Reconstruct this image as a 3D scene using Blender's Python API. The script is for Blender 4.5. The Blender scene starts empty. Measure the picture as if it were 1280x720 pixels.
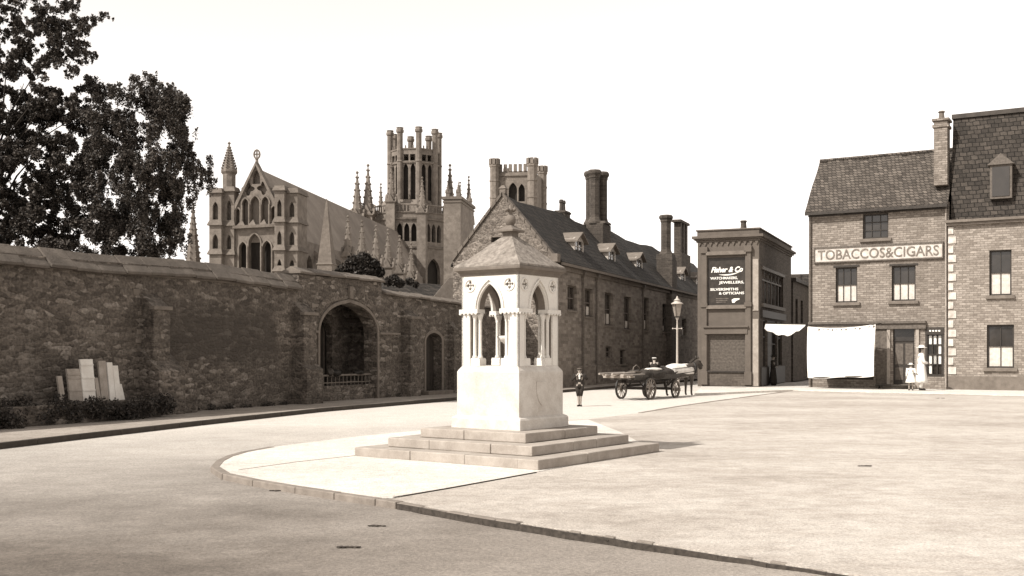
import bpy, bmesh, math, random
from mathutils import Vector, Matrix
from mathutils.geometry import tessellate_polygon
import numpy as np
random.seed(7); rng = np.random.default_rng(7)
R = math.radians
S = bpy.context.scene
COL = S.collection

# ------------------------------------------------------------------ camera, world, sun, exposure
H = 1.7; FPX = 1350.0; HY = 440.0
cd = bpy.data.cameras.new('camera'); cam = bpy.data.objects.new('camera', cd); COL.objects.link(cam)
cd.sensor_width = 36; cd.lens = FPX/1280*36; cd.shift_y = (HY-360)/1280; cd.clip_end = 5000; cd.clip_start = .1
cam.location = (0, 0, H); cam.rotation_euler = (R(90), 0, 0); S.camera = cam

SUN_TO = Vector((-.83, -.56, 0)).normalized(); EL = R(44)
w = bpy.data.worlds.new('World'); S.world = w; w.use_nodes = True
nt = w.node_tree; nt.nodes.clear()
sky = nt.nodes.new('ShaderNodeTexSky'); sky.sky_type = 'NISHITA'; sky.sun_disc = False
sky.sun_elevation = EL; sky.sun_rotation = math.atan2(SUN_TO.x, SUN_TO.y); sky.dust_density = .6; sky.air_density = 1.0
bw = nt.nodes.new('ShaderNodeSeparateColor'); pw = nt.nodes.new('ShaderNodeMath'); pw.operation = 'MULTIPLY'; pw.inputs[1].default_value = 1.3   # blue-sensitive plate: the sky as its blue light
tint = nt.nodes.new('ShaderNodeMix'); tint.data_type = 'RGBA'; tint.blend_type = 'MULTIPLY'; tint.inputs[0].default_value = 1
tint.inputs[7].default_value = (1, .94, .89, 1)
bg = nt.nodes.new('ShaderNodeBackground'); bg.inputs[1].default_value = .15
wo = nt.nodes.new('ShaderNodeOutputWorld')
nt.links.new(sky.outputs[0], bw.inputs[0]); nt.links.new(bw.outputs[2], pw.inputs[0])
nt.links.new(pw.outputs[0], tint.inputs[6]); nt.links.new(tint.outputs[2], bg.inputs[0]); nt.links.new(bg.outputs[0], wo.inputs[0])
sl = bpy.data.lights.new('sun', 'SUN'); sl.energy = 5.0; sl.angle = R(.6); sl.color = (1, .96, .90)
so = bpy.data.objects.new('sun', sl); COL.objects.link(so)
d = Vector((SUN_TO.x*math.cos(EL), SUN_TO.y*math.cos(EL), math.sin(EL)))
so.rotation_euler = d.to_track_quat('Z', 'Y').to_euler()
S.view_settings.view_transform = 'Standard'; S.view_settings.look = 'None'
S.view_settings.exposure = 0.38; S.view_settings.gamma = 1; S.view_settings.use_curve_mapping = False
S.cycles.max_bounces = 6; S.cycles.diffuse_bounces = 3

# ------------------------------------------------------------------ helpers: rays and frames
def ray(px, py): return Vector(((px-640)/FPX, 1, (HY-py)/FPX))
def G(px, py, z=0):
    r = ray(px, py); t = (z-H)/r.z; return Vector((r.x*t, t, z))
def at(px, py, Y):
    r = ray(px, py); return Vector((r.x*Y, Y, H+r.z*Y))
class Frame:
    def __init__(s, ox, oy, ang, z=0):
        s.o = Vector((ox, oy, z)); s.a = ang; s.ux = Vector((math.cos(ang), math.sin(ang), 0)); s.uy = Vector((-math.sin(ang), math.cos(ang), 0))
    def local(s, p): q = p-s.o; return Vector((q.dot(s.ux), q.dot(s.uy), q.z))
    def world(s, x, y, z=0): return s.o+s.ux*x+s.uy*y+Vector((0, 0, z))
    def front(s, px, py, y=0):
        r = ray(px, py); c = Vector((0, 0, H)); t = (y-(c-s.o).dot(s.uy))/r.dot(s.uy); p = s.local(c+r*t); return p.x, p.z
    def side(s, px, py, x=0):
        r = ray(px, py); c = Vector((0, 0, H)); t = (x-(c-s.o).dot(s.ux))/r.dot(s.ux); p = s.local(c+r*t); return p.y, p.z
    def rect(s, x0, y0, x1, y1, y=0):
        a, b = s.front(x0, y1, y), s.front(x1, y1, y); m = (x0+x1)/2
        zb = s.front(m, y1, y)[1]; zt = s.front(m, y0, y)[1]
        return [(a[0], zb), (b[0], zb), (b[0], zt), (a[0], zt)]

# ------------------------------------------------------------------ helpers: mesh
class MB:
    def __init__(s): s.v = []; s.f = []; s.sm = False
    def add(s, vs, fs):
        n = len(s.v); s.v += [tuple(v) for v in vs]; s.f += [tuple(i+n for i in f) for f in fs]; return s
    def box(s, x0, x1, y0, y1, z0, z1, M=None):
        vs = [Vector((x, y, z)) for z in (z0, z1) for y in (y0, y1) for x in (x0, x1)]
        if M: vs = [M @ v for v in vs]
        return s.add(vs, [(0, 2, 3, 1), (4, 5, 7, 6), (0, 1, 5, 4), (2, 6, 7, 3), (0, 4, 6, 2), (1, 3, 7, 5)])
    def tube(s, pts, rs, n=8, cap=True):
        pts = [Vector(p) for p in pts]; rs = rs if isinstance(rs, (list, tuple)) else [rs]*len(pts)
        rings = []; ref = None
        for i, p in enumerate(pts):
            t = (pts[min(i+1, len(pts)-1)]-pts[max(i-1, 0)]).normalized()
            a = t.orthogonal().normalized() if ref is None else (ref-t*ref.dot(t)).normalized()
            ref = a; b = t.cross(a)
            rings.append([p+(a*math.cos(k*2*math.pi/n)+b*math.sin(k*2*math.pi/n))*rs[i] for k in range(n)])
        return s.loft(rings, cap)
    def loft(s, rings, cap=True):
        n = len(rings[0]); fs = []
        for i in range(len(rings)-1):
            for k in range(n):
                k2 = (k+1) % n; fs.append((i*n+k, i*n+k2, (i+1)*n+k2, (i+1)*n+k))
        if cap: fs.append(tuple(range(n))[::-1]); fs.append(tuple((len(rings)-1)*n+k for k in range(n)))
        return s.add([p for r in rings for p in r], fs)
    def lathe(s, prof, c=(0, 0, 0), n=12, rot=0, cap=True, sx=1, sy=1):
        rings = [[(c[0]+sx*r*math.cos(rot+k*2*math.pi/n), c[1]+sy*r*math.sin(rot+k*2*math.pi/n), c[2]+z) for k in range(n)] for r, z in prof]
        return s.loft(rings, cap)
    def sq(s, prof, c=(0, 0, 0), rot=math.pi/4):            # square lathe, r = half side
        return s.lathe([(r*math.sqrt(2), z) for r, z in prof], c, 4, rot)
    def prism(s, outer, holes, y0, y1, T=None):
        T = T or (lambda x, y, z: (x, y, z))
        loops = [outer]+list(holes); tri = tessellate_polygon([[Vector((x, z, 0)) for x, z in l] for l in loops])
        flat = [p for l in loops for p in l]; n = len(flat)
        vs = [T(x, y0, z) for x, z in flat]+[T(x, y1, z) for x, z in flat]
        fs = [tuple(t) for t in tri]+[tuple(i+n for i in t[::-1]) for t in tri]
        o = 0
        for l in loops:
            m = len(l)
            for i in range(m): j = (i+1) % m; fs.append((o+i, o+j, n+o+j, n+o+i))
            o += m
        return s.add(vs, fs)
    def ico(s, c, r, sx=1, sy=1, sz=1, M=None, jit=0, sub=2):
        bm = bmesh.new(); bmesh.ops.create_icosphere(bm, subdivisions=sub, radius=1)
        vs = []
        for v in bm.verts:
            k = 1+random.uniform(-jit, jit); q = Vector((v.co.x*sx*r*k, v.co.y*sy*r*k, v.co.z*sz*r*k))
            if M: q = M @ q
            vs.append(Vector(c)+q)
        fs = [tuple(v.index for v in f.verts) for f in bm.faces]; bm.free(); return s.add(vs, fs)
    def mesh(s, name):
        me = bpy.data.meshes.new(name); me.from_pydata(s.v, [], s.f); me.update()
        bm = bmesh.new(); bm.from_mesh(me); bmesh.ops.recalc_face_normals(bm, faces=bm.faces); bm.to_mesh(me); bm.free(); return me
    def build(s, name, mat, parent=None, smooth=False, bevel=0, label=None):
        me = s.mesh(name); me.materials.append(mat); o = bpy.data.objects.new(name, me); COL.objects.link(o)
        if smooth:
            for p in me.polygons: p.use_smooth = True
        if bevel:
            m = o.modifiers.new('bevel', 'BEVEL'); m.width = bevel; m.segments = 2; m.limit_method = 'ANGLE'; m.angle_limit = R(40)
        if parent: o.parent = parent
        if label: o['label'] = label
        return o
def tag(o, label, cat, group=None):
    o['label'] = label; o['category'] = cat
    if group: o['group'] = group
    return o
def struct(o, kind='structure'): o['kind'] = kind; return o
def thing(name, fr, label, cat, group=None):
    o = bpy.data.objects.new(name, None); COL.objects.link(o)
    if isinstance(fr, Frame): o.location = fr.o; o.rotation_euler = (0, 0, fr.a)
    else: o.location = fr
    o.empty_display_size = .2
    return tag(o, label, cat, group)
def kids(o): return [c for c in bpy.data.objects if c.parent == o]
def copy_tree(o, parent=None):
    c = o.copy(); COL.objects.link(c); c.parent = parent
    for ch in kids(o): copy_tree(ch, c)
    return c
def arch(cx, z0, zs, w, h, n=7):
    if h < w*1.05:
        L = [(cx-w*math.cos(i*math.pi/2/n), zs+h*math.sin(i*math.pi/2/n)*.96) for i in range(n+1)]; L[-1] = (cx, zs+h)
        return [(cx-w, z0)]+L+[(2*cx-x, z) for x, z in L[-2::-1]]+[(cx+w, z0)]
    Rr = (w*w+h*h)/(2*w); c = Rr-w; a1 = math.atan2(h, c)
    L = [(cx+c-Rr*math.cos(a1*i/n), zs+Rr*math.sin(a1*i/n)) for i in range(n+1)]
    return [(cx-w, z0)]+L+[(2*cx-x, z) for x, z in L[-2::-1]]+[(cx+w, z0)]
def arch_ring(mb, cx, z0, zs, w, h, t, y0, y1, n=8, T=None, legs=True):
    a = arch(cx, z0, zs, w, h, n); b = arch(cx, z0, zs, w+t, h+t*1.15, n)
    if not legs: a = a[1:-1]; b = b[1:-1]
    mb.prism(b+a[::-1], [], y0, y1, T)
def rc(x0, x1, z0, z1): return [(x0, z0), (x1, z0), (x1, z1), (x0, z1)]

# ------------------------------------------------------------------ materials (all sepia: the scene is a brown-toned monochrome)
def sep(v):
    k = min(max((v-.05)/.6, 0), 1)
    a = (1.17, .97, .80); b = (1.04, 1.0, .93)
    return tuple(v*(a[i]*(1-k)+b[i]*k) for i in range(3))+(1,)
class NT:
    def __init__(s, name, rough=.9):
        s.m = bpy.data.materials.new(name); s.m.use_nodes = True; s.t = s.m.node_tree; s.b = s.t.nodes['Principled BSDF']
        s.b.inputs['Roughness'].default_value = rough; s.b.inputs['Specular IOR Level'].default_value = .25
        s.co = s.n('ShaderNodeTexCoord').outputs['Object']
    def n(s, k, **kw):
        x = s.t.nodes.new(k)
        for a, v in kw.items(): setattr(x, a, v)
        return x
    def l(s, a, b): s.t.links.new(a, b)
    def noise(s, scale, detail=4, vec=None, rough=.55):
        x = s.n('ShaderNodeTexNoise'); x.inputs['Scale'].default_value = scale; x.inputs['Detail'].default_value = detail; x.inputs['Roughness'].default_value = rough
        s.l(vec or s.co, x.inputs['Vector']); return x.outputs['Fac']
    def ramp(s, fac, stops):
        x = s.n('ShaderNodeValToRGB'); e = x.color_ramp.elements
        while len(e) < len(stops): e.new(.5)
        for i, (p, v) in enumerate(stops): e[i].position = p; e[i].color = sep(v) if isinstance(v, float) else v
        s.l(fac, x.inputs[0]); return x.outputs[0]
    def mix(s, f, a, b, mode='MIX'):
        x = s.n('ShaderNodeMix', data_type='RGBA', blend_type=mode)
        if isinstance(f, (int, float)): x.inputs[0].default_value = f
        else: s.l(f, x.inputs[0])
        for i, v in ((6, a), (7, b)):
            if isinstance(v, (float, int)): x.inputs[i].default_value = sep(v)
            elif isinstance(v, tuple): x.inputs[i].default_value = v
            else: s.l(v, x.inputs[i])
        return x.outputs[2]
    def math(s, op, a, b=0.0):
        x = s.n('ShaderNodeMath', operation=op)
        for i, v in enumerate((a, b)):
            if isinstance(v, (float, int)): x.inputs[i].default_value = v
            else: s.l(v, x.inputs[i])
        return x.outputs[0]
    def bump(s, h, dist, strength=.8):
        x = s.n('ShaderNodeBump'); x.inputs['Distance'].default_value = dist; x.inputs['Strength'].default_value = strength
        s.l(h, x.inputs['Height']); s.l(x.outputs[0], s.b.inputs['Normal'])
    def wallvec(s, sx=1, sz=1):              # (x+y, z): bricks lie level on both front and side faces
        a = s.n('ShaderNodeSeparateXYZ'); s.l(s.co, a.inputs[0])
        u = s.math('MULTIPLY', s.math('ADD', a.outputs[0], a.outputs[1]), sx); v = s.math('MULTIPLY', a.outputs[2], sz)
        c = s.n('ShaderNodeCombineXYZ'); s.l(u, c.inputs[0]); s.l(v, c.inputs[1]); return c.outputs[0]
    def out(s, col): s.l(col, s.b.inputs['Base Color']); return s.m
def g(v): return (v, v, v, 1)

def m_stone(name, v, var=.35, scale=3, bump=.01, stain=.5, rough=.9):
    t = NT(name, rough); n1 = t.noise(scale, 8, rough=.65); n2 = t.noise(scale*.23, 4); n3 = t.noise(scale*14, 3)
    c = t.ramp(n1, [(.3, v*(1-var)), (.7, v*(1+var*.4))])
    c = t.mix(t.ramp(n2, [(.45, g(0)), (.7, g(stain))]), c, v*.45)
    c = t.mix(.25, c, t.ramp(n3, [(.3, v*.6), (.7, v*1.1)]))
    t.bump(t.math('ADD', n1, t.math('MULTIPLY', n3, .4)), bump); return t.out(c)
def m_brick(name, v, mortar, bw_=.23, bh=.075, var=.3, stain=.4, msize=.012, bump=.01):
    t = NT(name); vec = t.wallvec()
    b = t.n('ShaderNodeTexBrick'); t.l(vec, b.inputs['Vector'])
    b.inputs['Color1'].default_value = sep(v*(1-var)); b.inputs['Color2'].default_value = sep(v*(1+var)); b.inputs['Mortar'].default_value = sep(mortar)
    b.inputs['Scale'].default_value = 1; b.inputs['Brick Width'].default_value = bw_; b.inputs['Row Height'].default_value = bh
    b.inputs['Mortar Size'].default_value = msize; b.inputs['Bias'].default_value = 0; b.inputs['Mortar Smooth'].default_value = .3
    n1 = t.noise(1.1, 6, rough=.7); n2 = t.noise(9, 5)
    c = t.mix(t.ramp(n1, [(.4, g(0)), (.68, g(stain))]), b.outputs[0], v*.5)
    c = t.mix(.5, c, t.ramp(n2, [(.25, g(.45)), (.75, g(1.5))]), 'MULTIPLY')
    t.bump(t.math('SUBTRACT', t.math('MULTIPLY', n2, .5), b.outputs['Fac']), bump); return t.out(c)
def m_rubble(name, lo, mid, hi, su=3.0, sv=7.0, panel=None):
    t = NT(name); vec = t.wallvec(su, sv)
    nz = t.n('ShaderNodeTexNoise'); nz.inputs['Scale'].default_value = 2.2; t.l(t.co, nz.inputs['Vector'])
    mx = t.n('ShaderNodeVectorMath', operation='MULTIPLY_ADD'); t.l(nz.outputs['Color'], mx.inputs[0]); mx.inputs[1].default_value = (.9, .9, 0); t.l(vec, mx.inputs[2])
    vo = t.n('ShaderNodeTexVoronoi'); vo.inputs['Scale'].default_value = 1; vo.inputs['Randomness'].default_value = .85; t.l(mx.outputs[0], vo.inputs['Vector'])
    ve = t.n('ShaderNodeTexVoronoi', feature='DISTANCE_TO_EDGE'); ve.inputs['Scale'].default_value = 1; ve.inputs['Randomness'].default_value = .85; t.l(mx.outputs[0], ve.inputs['Vector'])
    sp = t.n('ShaderNodeSeparateColor'); t.l(vo.outputs['Color'], sp.inputs[0])
    big = t.noise(.55, 5, rough=.7); fine = t.noise(14, 5)
    rnd = t.math('ADD', t.math('MULTIPLY', sp.outputs[0], .55), t.math('MULTIPLY', big, .45))
    c = t.ramp(rnd, [(.25, lo), (.5, mid), (.68, mid*1.35), (.8, hi)])
    c = t.mix(t.ramp(big, [(.38, g(0)), (.6, g(.72))]), c, lo)
    c = t.mix(t.ramp(ve.outputs[0], [(.02, g(.35)), (.09, g(0))]), c, mid*.8)
    c = t.mix(.85, c, t.ramp(fine, [(.3, g(.4)), (.7, g(1.6))]), 'MULTIPLY')
    if panel:      # the blackened, smoother stretch of old masonry left of the gateway
        px_ = t.n('ShaderNodeSeparateXYZ'); t.l(t.co, px_.inputs[0]); wob = t.math('MULTIPLY', t.math('SUBTRACT', t.noise(1.3, 6, rough=.7), .5), 2.2); m_ = None
        for ax, lo_, sg in ((0, panel[0], 1), (0, panel[1], -1), (2, panel[2], 1), (2, panel[3], -1)):
            d_ = t.math('MULTIPLY', t.math('SUBTRACT', t.math('ADD', px_.outputs[ax], wob if ax == 2 else wob), lo_), sg*2.0)
            m_ = d_ if m_ is None else t.math('MINIMUM', m_, d_)
        cl = t.n('ShaderNodeClamp'); t.l(m_, cl.inputs[0])
        c = t.mix(t.math('MULTIPLY', cl.outputs[0], .72), c, .038)
        patch = t.noise(1.1, 6, rough=.75)
        c = t.mix(t.math('MULTIPLY', t.math('SUBTRACT', 1.0, cl.outputs[0]), t.ramp(patch, [(.56, g(0)), (.68, g(.6))])), c, mid*1.9)
    h = t.math('ADD', t.math('MINIMUM', ve.outputs[0], .25), t.math('MULTIPLY', fine, .18))
    t.bump(h, .07, .9); return t.out(c)
def m_tile(name, v, tw=.28, th=.19, var=.45):
    t = NT(name, .85); vec = t.wallvec()
    nz = t.noise(3, 3); nv = t.n('ShaderNodeVectorMath', operation='ADD'); t.l(vec, nv.inputs[0])
    cb = t.n('ShaderNodeCombineXYZ'); t.l(t.math('MULTIPLY', t.math('SUBTRACT', nz, .5), .12), cb.inputs[1]); t.l(cb.outputs[0], nv.inputs[1])
    b = t.n('ShaderNodeTexBrick'); t.l(nv.outputs[0], b.inputs['Vector'])
    b.inputs['Color1'].default_value = sep(v*(1-var)); b.inputs['Color2'].default_value = sep(v*(1+var)); b.inputs['Mortar'].default_value = sep(v*.25)
    b.inputs['Scale'].default_value = 1; b.inputs['Brick Width'].default_value = tw; b.inputs['Row Height'].default_value = th
    b.inputs['Mortar Size'].default_value = .018; b.inputs['Mortar Smooth'].default_value = .6
    n1 = t.noise(.9, 6, rough=.7); n2 = t.noise(7, 4)
    c = t.mix(t.ramp(n1, [(.4, g(0)), (.7, g(.5))]), b.outputs[0], v*.6)
    c = t.mix(.6, c, t.ramp(n2, [(.25, g(.5)), (.75, g(1.5))]), 'MULTIPLY')
    t.bump(t.math('SUBTRACT', t.math('MULTIPLY', n2, .5), b.outputs['Fac']), .03, 1); return t.out(c)
def m_plain(name, v, rough=.7, var=.15, scale=6, metal=0):
    t = NT(name, rough); n1 = t.noise(scale, 5); t.b.inputs['Metallic'].default_value = metal
    t.bump(n1, .004); return t.out(t.ramp(n1, [(.3, v*(1-var)), (.7, v*(1+var))]))
def m_glass(name, v=.03):
    t = NT(name, .12); t.b.inputs['Specular IOR Level'].default_value = .5; n1 = t.noise(1.2, 2)
    t.bump(n1, .02, .5); return t.out(t.ramp(n1, [(.3, v*.6), (.7, v*1.4)]))
def m_ground(name, lo, mid, hi, dust=None, streak=True):
    t = NT(name, .95)
    mp = t.n('ShaderNodeMapping'); mp.inputs['Scale'].default_value = (.75, 1.0, 1); mp.inputs['Rotation'].default_value = (0, 0, R(-8)); t.l(t.co, mp.inputs[0])
    n1 = t.noise(.35, 8, mp.outputs[0], .62); n2 = t.noise(2.3, 8, mp.outputs[0], .7); n3 = t.noise(35, 5, rough=.7); n4 = t.noise(160, 2)
    c = t.ramp(t.math('ADD', t.math('MULTIPLY', n1, .55), t.math('MULTIPLY', n2, .45)), [(.38, lo), (.5, mid), (.6, hi)])
    n5 = t.noise(.9, 10, rough=.8); n6 = t.noise(6, 6, rough=.75)
    c = t.mix(.7, c, t.ramp(n6, [(.35, g(.78)), (.5, g(1.0)), (.68, g(1.22))]), 'MULTIPLY')
    c = t.mix(t.ramp(n5, [(.60, g(0)), (.70, g(.35))]), c, lo*.75)
    if dust:
        sx = t.n('ShaderNodeSeparateXYZ'); t.l(t.co, sx.inputs[0])
        a = t.math('ADD', t.math('ADD', sx.outputs[1], t.math('MULTIPLY', sx.outputs[0], dust[2])), t.math('MULTIPLY', n1, 10))
        mr = t.n('ShaderNodeMapRange'); mr.inputs[1].default_value = dust[0]; mr.inputs[2].default_value = dust[1]; t.l(a, mr.inputs[0])
        m2 = t.n('ShaderNodeMapRange'); m2.inputs[1].default_value = -1.5; m2.inputs[2].default_value = 5.5; t.l(t.math('ADD', sx.outputs[0], t.math('MULTIPLY', n1, 3)), m2.inputs[0])
        c = t.mix(m2.outputs[0], c, t.ramp(n2, [(.3, .27), (.7, .34)]))     # gravel carried over from the square
        c = t.mix(mr.outputs[0], c, t.ramp(n2, [(.3, dust[3]*.9), (.7, dust[3]*1.05)]))
    c = t.mix(.75, c, t.ramp(n3, [(.3, g(.5)), (.7, g(1.4))]), 'MULTIPLY')
    c = t.mix(t.ramp(n4, [(.66, g(0)), (.75, g(.35))]), c, lo*.5)
    t.bump(t.math('ADD', n3, t.math('MULTIPLY', n2, .6)), .02, .7); return t.out(c)
def m_leaf(name, lo, hi):
    t = NT(name, .6); gi = t.n('ShaderNodeNewGeometry'); n1 = t.noise(.8, 3)
    f = t.math('ADD', t.math('MULTIPLY', gi.outputs['Random Per Island'], .6), t.math('MULTIPLY', n1, .4))
    return t.out(t.ramp(f, [(.2, lo), (.8, hi)]))

WA = R(64.2); WF = Frame(-9.16, 29.8, WA)
def wx(px): return WF.front(px, 440)[0]
M = dict(
 road=m_ground('road dust', .09, .115, .145, dust=(15, 34, -.3, .50)),
 square=m_ground('gravel', .27, .36, .44),
 paving=m_ground('pale paving', .44, .52, .58),
 footway=m_ground('footway', .20, .25, .31),
 kerb=m_stone('kerb stone', .20, .4, 5, .015),
 kerbshade=m_stone('shade-toned kerb', .05, .4, 5, .01),  # kerb along the wall: shade of its road-side face put into the colour
 copingold=m_stone('mossy coping', .11, .6, 2.2, .05, .75),
 white=m_stone('white limestone', .63, .12, 2.5, .006, .12),
 step=m_stone('step stone', .32, .35, 4, .012, .5),
 liningshade=m_stone('shade-toned lining stone', .16, .3, 3, .006, .3),  # canopy lining: interior shade painted in as a darker stone colour
 plinth=m_stone('plinth stone', .52, .32, 3.0, .01, .4),
 mroof=m_stone('stone roof', .25, .75, 11, .03, .8),
 rubble=m_rubble('rubble wall', .05, .10, .30, 3.8, 9.5, (wx(192), wx(352), 1.15, 3.35)),
 rubble2=m_rubble('rubble gable', .08, .15, .27, 5, 9),
 coping=m_stone('coping stone', .13, .45, 2.5, .03, .6),
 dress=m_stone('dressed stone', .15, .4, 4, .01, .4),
 cath=m_stone('cathedral stone', .165, .6, 1.1, .1, .7),
 cathl=m_stone('cathedral pale stone', .22, .35, .9, .05, .4),
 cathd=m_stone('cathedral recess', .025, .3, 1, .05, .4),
 lead=m_stone('lead roof', .20, .35, .35, .05, .55),
 brickp=m_brick('palace brick', .16, .18, .5, .16, .35, .6, .012),
 brickt=m_brick('tobacco brick', .20, .13, .30, .10, .32, .4, .014),
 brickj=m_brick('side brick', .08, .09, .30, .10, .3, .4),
 brickn=m_brick('neighbour brick', .22, .15, .30, .10, .3, .35),
 chim=m_brick('chimney brick', .055, .075, .3, .12, .3, .5),
 tilep=m_tile('palace tile', .026, .3, .22),
 tilet=m_tile('tobacco tile', .075, .2, .15),
 slate=m_plain('slate', .04, .6, .3, 3),
 slatet=m_tile('slate tiles', .04, .3, .2),
 render=m_stone('jeweller stucco', .105, .25, 3, .004, .35),
 darkwood=m_plain('dark paint', .03, .5, .3, 8),
 midwood=m_plain('grained wood', .085, .6, .35, 10),
 palewood=m_stone('pale board', .60, .2, 4, .006, .3),
 palewood2=m_stone('grey board', .30, .4, 5, .008, .5),
 palepaint=m_plain('pale paint', .34, .6, .15, 6),
 signbg=m_plain('sign cream', .42, .7, .3, 4),
 signdark=m_plain('sign black', .03, .35, .3, 6),
 letter=m_plain('letter white', .7, .6, .05, 6),
 letterd=m_plain('letter brown', .13, .7, .4, 6),
 canvas=m_stone('white canvas', .62, .08, 2, .004, .08),
 glass=m_glass('window glass', .02),
 lampglass=m_plain('frosted lamp glass', .22, .25, .15, 8),
 curtain=m_plain('net curtain', .45, .9, .15, 8),
 iron=m_plain('pale iron paint', .36, .5, .12, 10),
 black=m_plain('black iron', .015, .5, .3, 10),
 skin=m_plain('skin', .25, .6, .06, 12),
 hair=m_plain('hair', .03, .8, .3, 40),
 darkcloth=m_plain('dark cloth', .022, .95, .35, 20),
 midcloth=m_plain('grey cloth', .08, .95, .3, 20),
 whitecloth=m_plain('white cloth', .62, .95, .05, 12),
 horse=m_plain('brown horse coat', .05, .55, .3, 6),
 blanket=m_plain('pale horse rug', .56, .95, .15, 7),
 tarp=m_plain('dark tarpaulin', .03, .8, .4, 5),
 straw=m_plain('wicker', .14, .9, .35, 30),
 leaf=m_leaf('leaf', .014, .075),
 leaf2=m_leaf('bush leaf', .013, .045),
 bark=m_stone('bark', .04, .4, 6, .03),
 dirt=m_plain('dirt', .04, .95, .4, 20),
)

# ------------------------------------------------------------------ ground
def smooth_poly(pts, n=6):
    out = []
    for i in range(len(pts)-1):
        p0 = pts[max(i-1, 0)]; p1 = pts[i]; p2 = pts[i+1]; p3 = pts[min(i+2, len(pts)-1)]
        for k in range(n):
            t = k/n
            out.append(.5*((2*p1)+(p2-p0)*t+(2*p0-5*p1+4*p2-p3)*t*t+(3*p1-p0-3*p2+p3)*t**3))
    return out+[pts[-1]]
RZ = -.07
def sheet(name, pts, z, mat, thick=0):
    m = MB(); n = len(pts); tri = tessellate_polygon([[Vector((p.x, p.y, 0)) for p in pts]])
    if not thick: m.add([(p.x, p.y, z) for p in pts], [tuple(t) for t in tri])
    else: m.add([(p.x, p.y, z) for p in pts]+[(p.x, p.y, z-thick) for p in pts], [tuple(t) for t in tri]+[(i, (i+1) % n, n+(i+1) % n, n+i) for i in range(n)])
    return struct(m.build(name, mat))
# road: one large sheet that reaches the horizon, with a slight crown rising to the near right
xs = sorted(set([-1500, -400, -120, -60, -30, -15]+list(np.linspace(-8, 12, 41))+[20, 40, 90, 200, 500, 1500]))
ys = sorted(set([-60, -20, -5, 0]+list(np.linspace(3, 24, 43))+[30, 45, 60, 90, 140, 300, 700, 2500]))
def road_z(x, y):
    t = min(max((x-.5)/3, 0), 1); u = 1-min(max((y-14)/8, 0), 1)
    return RZ+.062*t*t*(3-2*t)*u
m = MB(); nx = len(xs)
m.add([(x, y, road_z(x, y)) for y in ys for x in xs], [(j*nx+i, j*nx+i+1, (j+1)*nx+i+1, (j+1)*nx+i) for j in range(len(ys)-1) for i in range(nx-1)])
struct(m.build('road', M['road'], smooth=True))

front_px = [(340, 559), (300, 566.5), (278, 575), (269, 584), (283, 593), (330, 602.5), (400, 613.5), (500, 628), (600, 645.5), (770, 672), (900, 692), (1035, 713), (1290, 752)]
front = smooth_poly([G(x, y) for x, y in front_px], 6)
rear_px = [(1290, 496), (1197, 493.5), (1010, 489.5), (991, 488.5), (920, 498), (854, 507), (800, 516), (745, 523), (640, 531), (540, 536), (440, 546)]
rear = [G(x, y) for x, y in rear_px]
outline = front+[Vector((9, 4, 0)), Vector((40, 4, 0)), Vector((40, 40, 0))]+rear
sheet('square', outline, 0, M['square'], .12)
pave = front[:int(6*6+5)] + [G(490, 623.5), G(672, 590), G(816, 562), G(775, 540), G(735, 524.6), G(640, 531.6), G(540, 536.6), G(440, 546.6)]
sheet('island_paving', pave, .005, M['paving'])
# joint lines of the paving, thin dark grooves
def strip(name, pts, wd, z0, z1, mat):
    m = MB()
    for a, b in zip(pts[:-1], pts[1:]):
        dv = (b-a).normalized(); nv = Vector((-dv.y, dv.x, 0))*wd/2
        m.add([a+nv+Vector((0, 0, z0-a.z)), a-nv+Vector((0, 0, z0-a.z)), b-nv+Vector((0, 0, z0-b.z)), b+nv+Vector((0, 0, z0-b.z)), a+nv+Vector((0, 0, z1-a.z)), a-nv+Vector((0, 0, z1-a.z)), b-nv+Vector((0, 0, z1-b.z)), b+nv+Vector((0, 0, z1-b.z))],
              [(4, 5, 6, 7), (0, 1, 5, 4), (1, 2, 6, 5), (2, 3, 7, 6), (3, 0, 4, 7)])
    return struct(m.build(name, mat))
strip('paving_joint', [G(492, 622.5), G(560, 611), G(670, 591)], .03, 0, .012, M['dirt'])
strip('paving_joint', [G(298, 588), G(370, 578), G(450, 569.3)], .02, 0, .011, M['step'])
# kerb stones along the near edge of the island and the square
def kerb_line(name, pts, wd, z0, z1, step, mat, jit=.012):
    m = MB(); acc = []; 
    for a, b in zip(pts[:-1], pts[1:]):
        L = (b-a).length; k = max(1, int(L/.12))
        for i in range(k): acc.append(a+(b-a)*i/k)
    acc.append(pts[-1]); dist = 0; i0 = 0
    i = 0
    while i < len(acc)-1:
        j = i; L = 0; tgt = step*random.uniform(.75, 1.25)
        while j < len(acc)-1 and L < tgt: L += (acc[j+1]-acc[j]).length; j += 1
        a, b = acc[i], acc[j]; dv = (b-a); 
        if dv.length < .02: i = j; continue
        L = dv.length-.012; dv.normalize(); ang = math.atan2(dv.y, dv.x); c = (a+b)/2
        jz = random.uniform(-jit, jit*.3); jo = random.uniform(-jit, jit)
        T = Matrix.Translation((c.x, c.y, 0)) @ Matrix.Rotation(ang, 4, 'Z')
        m.box(-L/2, L/2, -wd/2+jo, wd/2+jo, z0, z1+jz, T); i = j
    return struct(m.build(name, mat, bevel=.012))
kerb_line('kerb', front[:7*6+1], .13, -.14, .014, .9, M['kerb'], .004)
kerb_line('kerb', front[7*6:8*6+3], .11, -.14, .010, .3, M['kerb'], .014)
kerb_line('kerb', front[8*6+2:], .05, -.14, .002, .11, M['kerb'], .022)
strip('gutter', [p+Vector((-.02+.012*math.sin(i*2.3), -.065+.012*math.sin(i*1.7), 0)) for i, p in enumerate(front[7*6:])], .028, RZ-.05, RZ+.066, M['dirt'])
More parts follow.
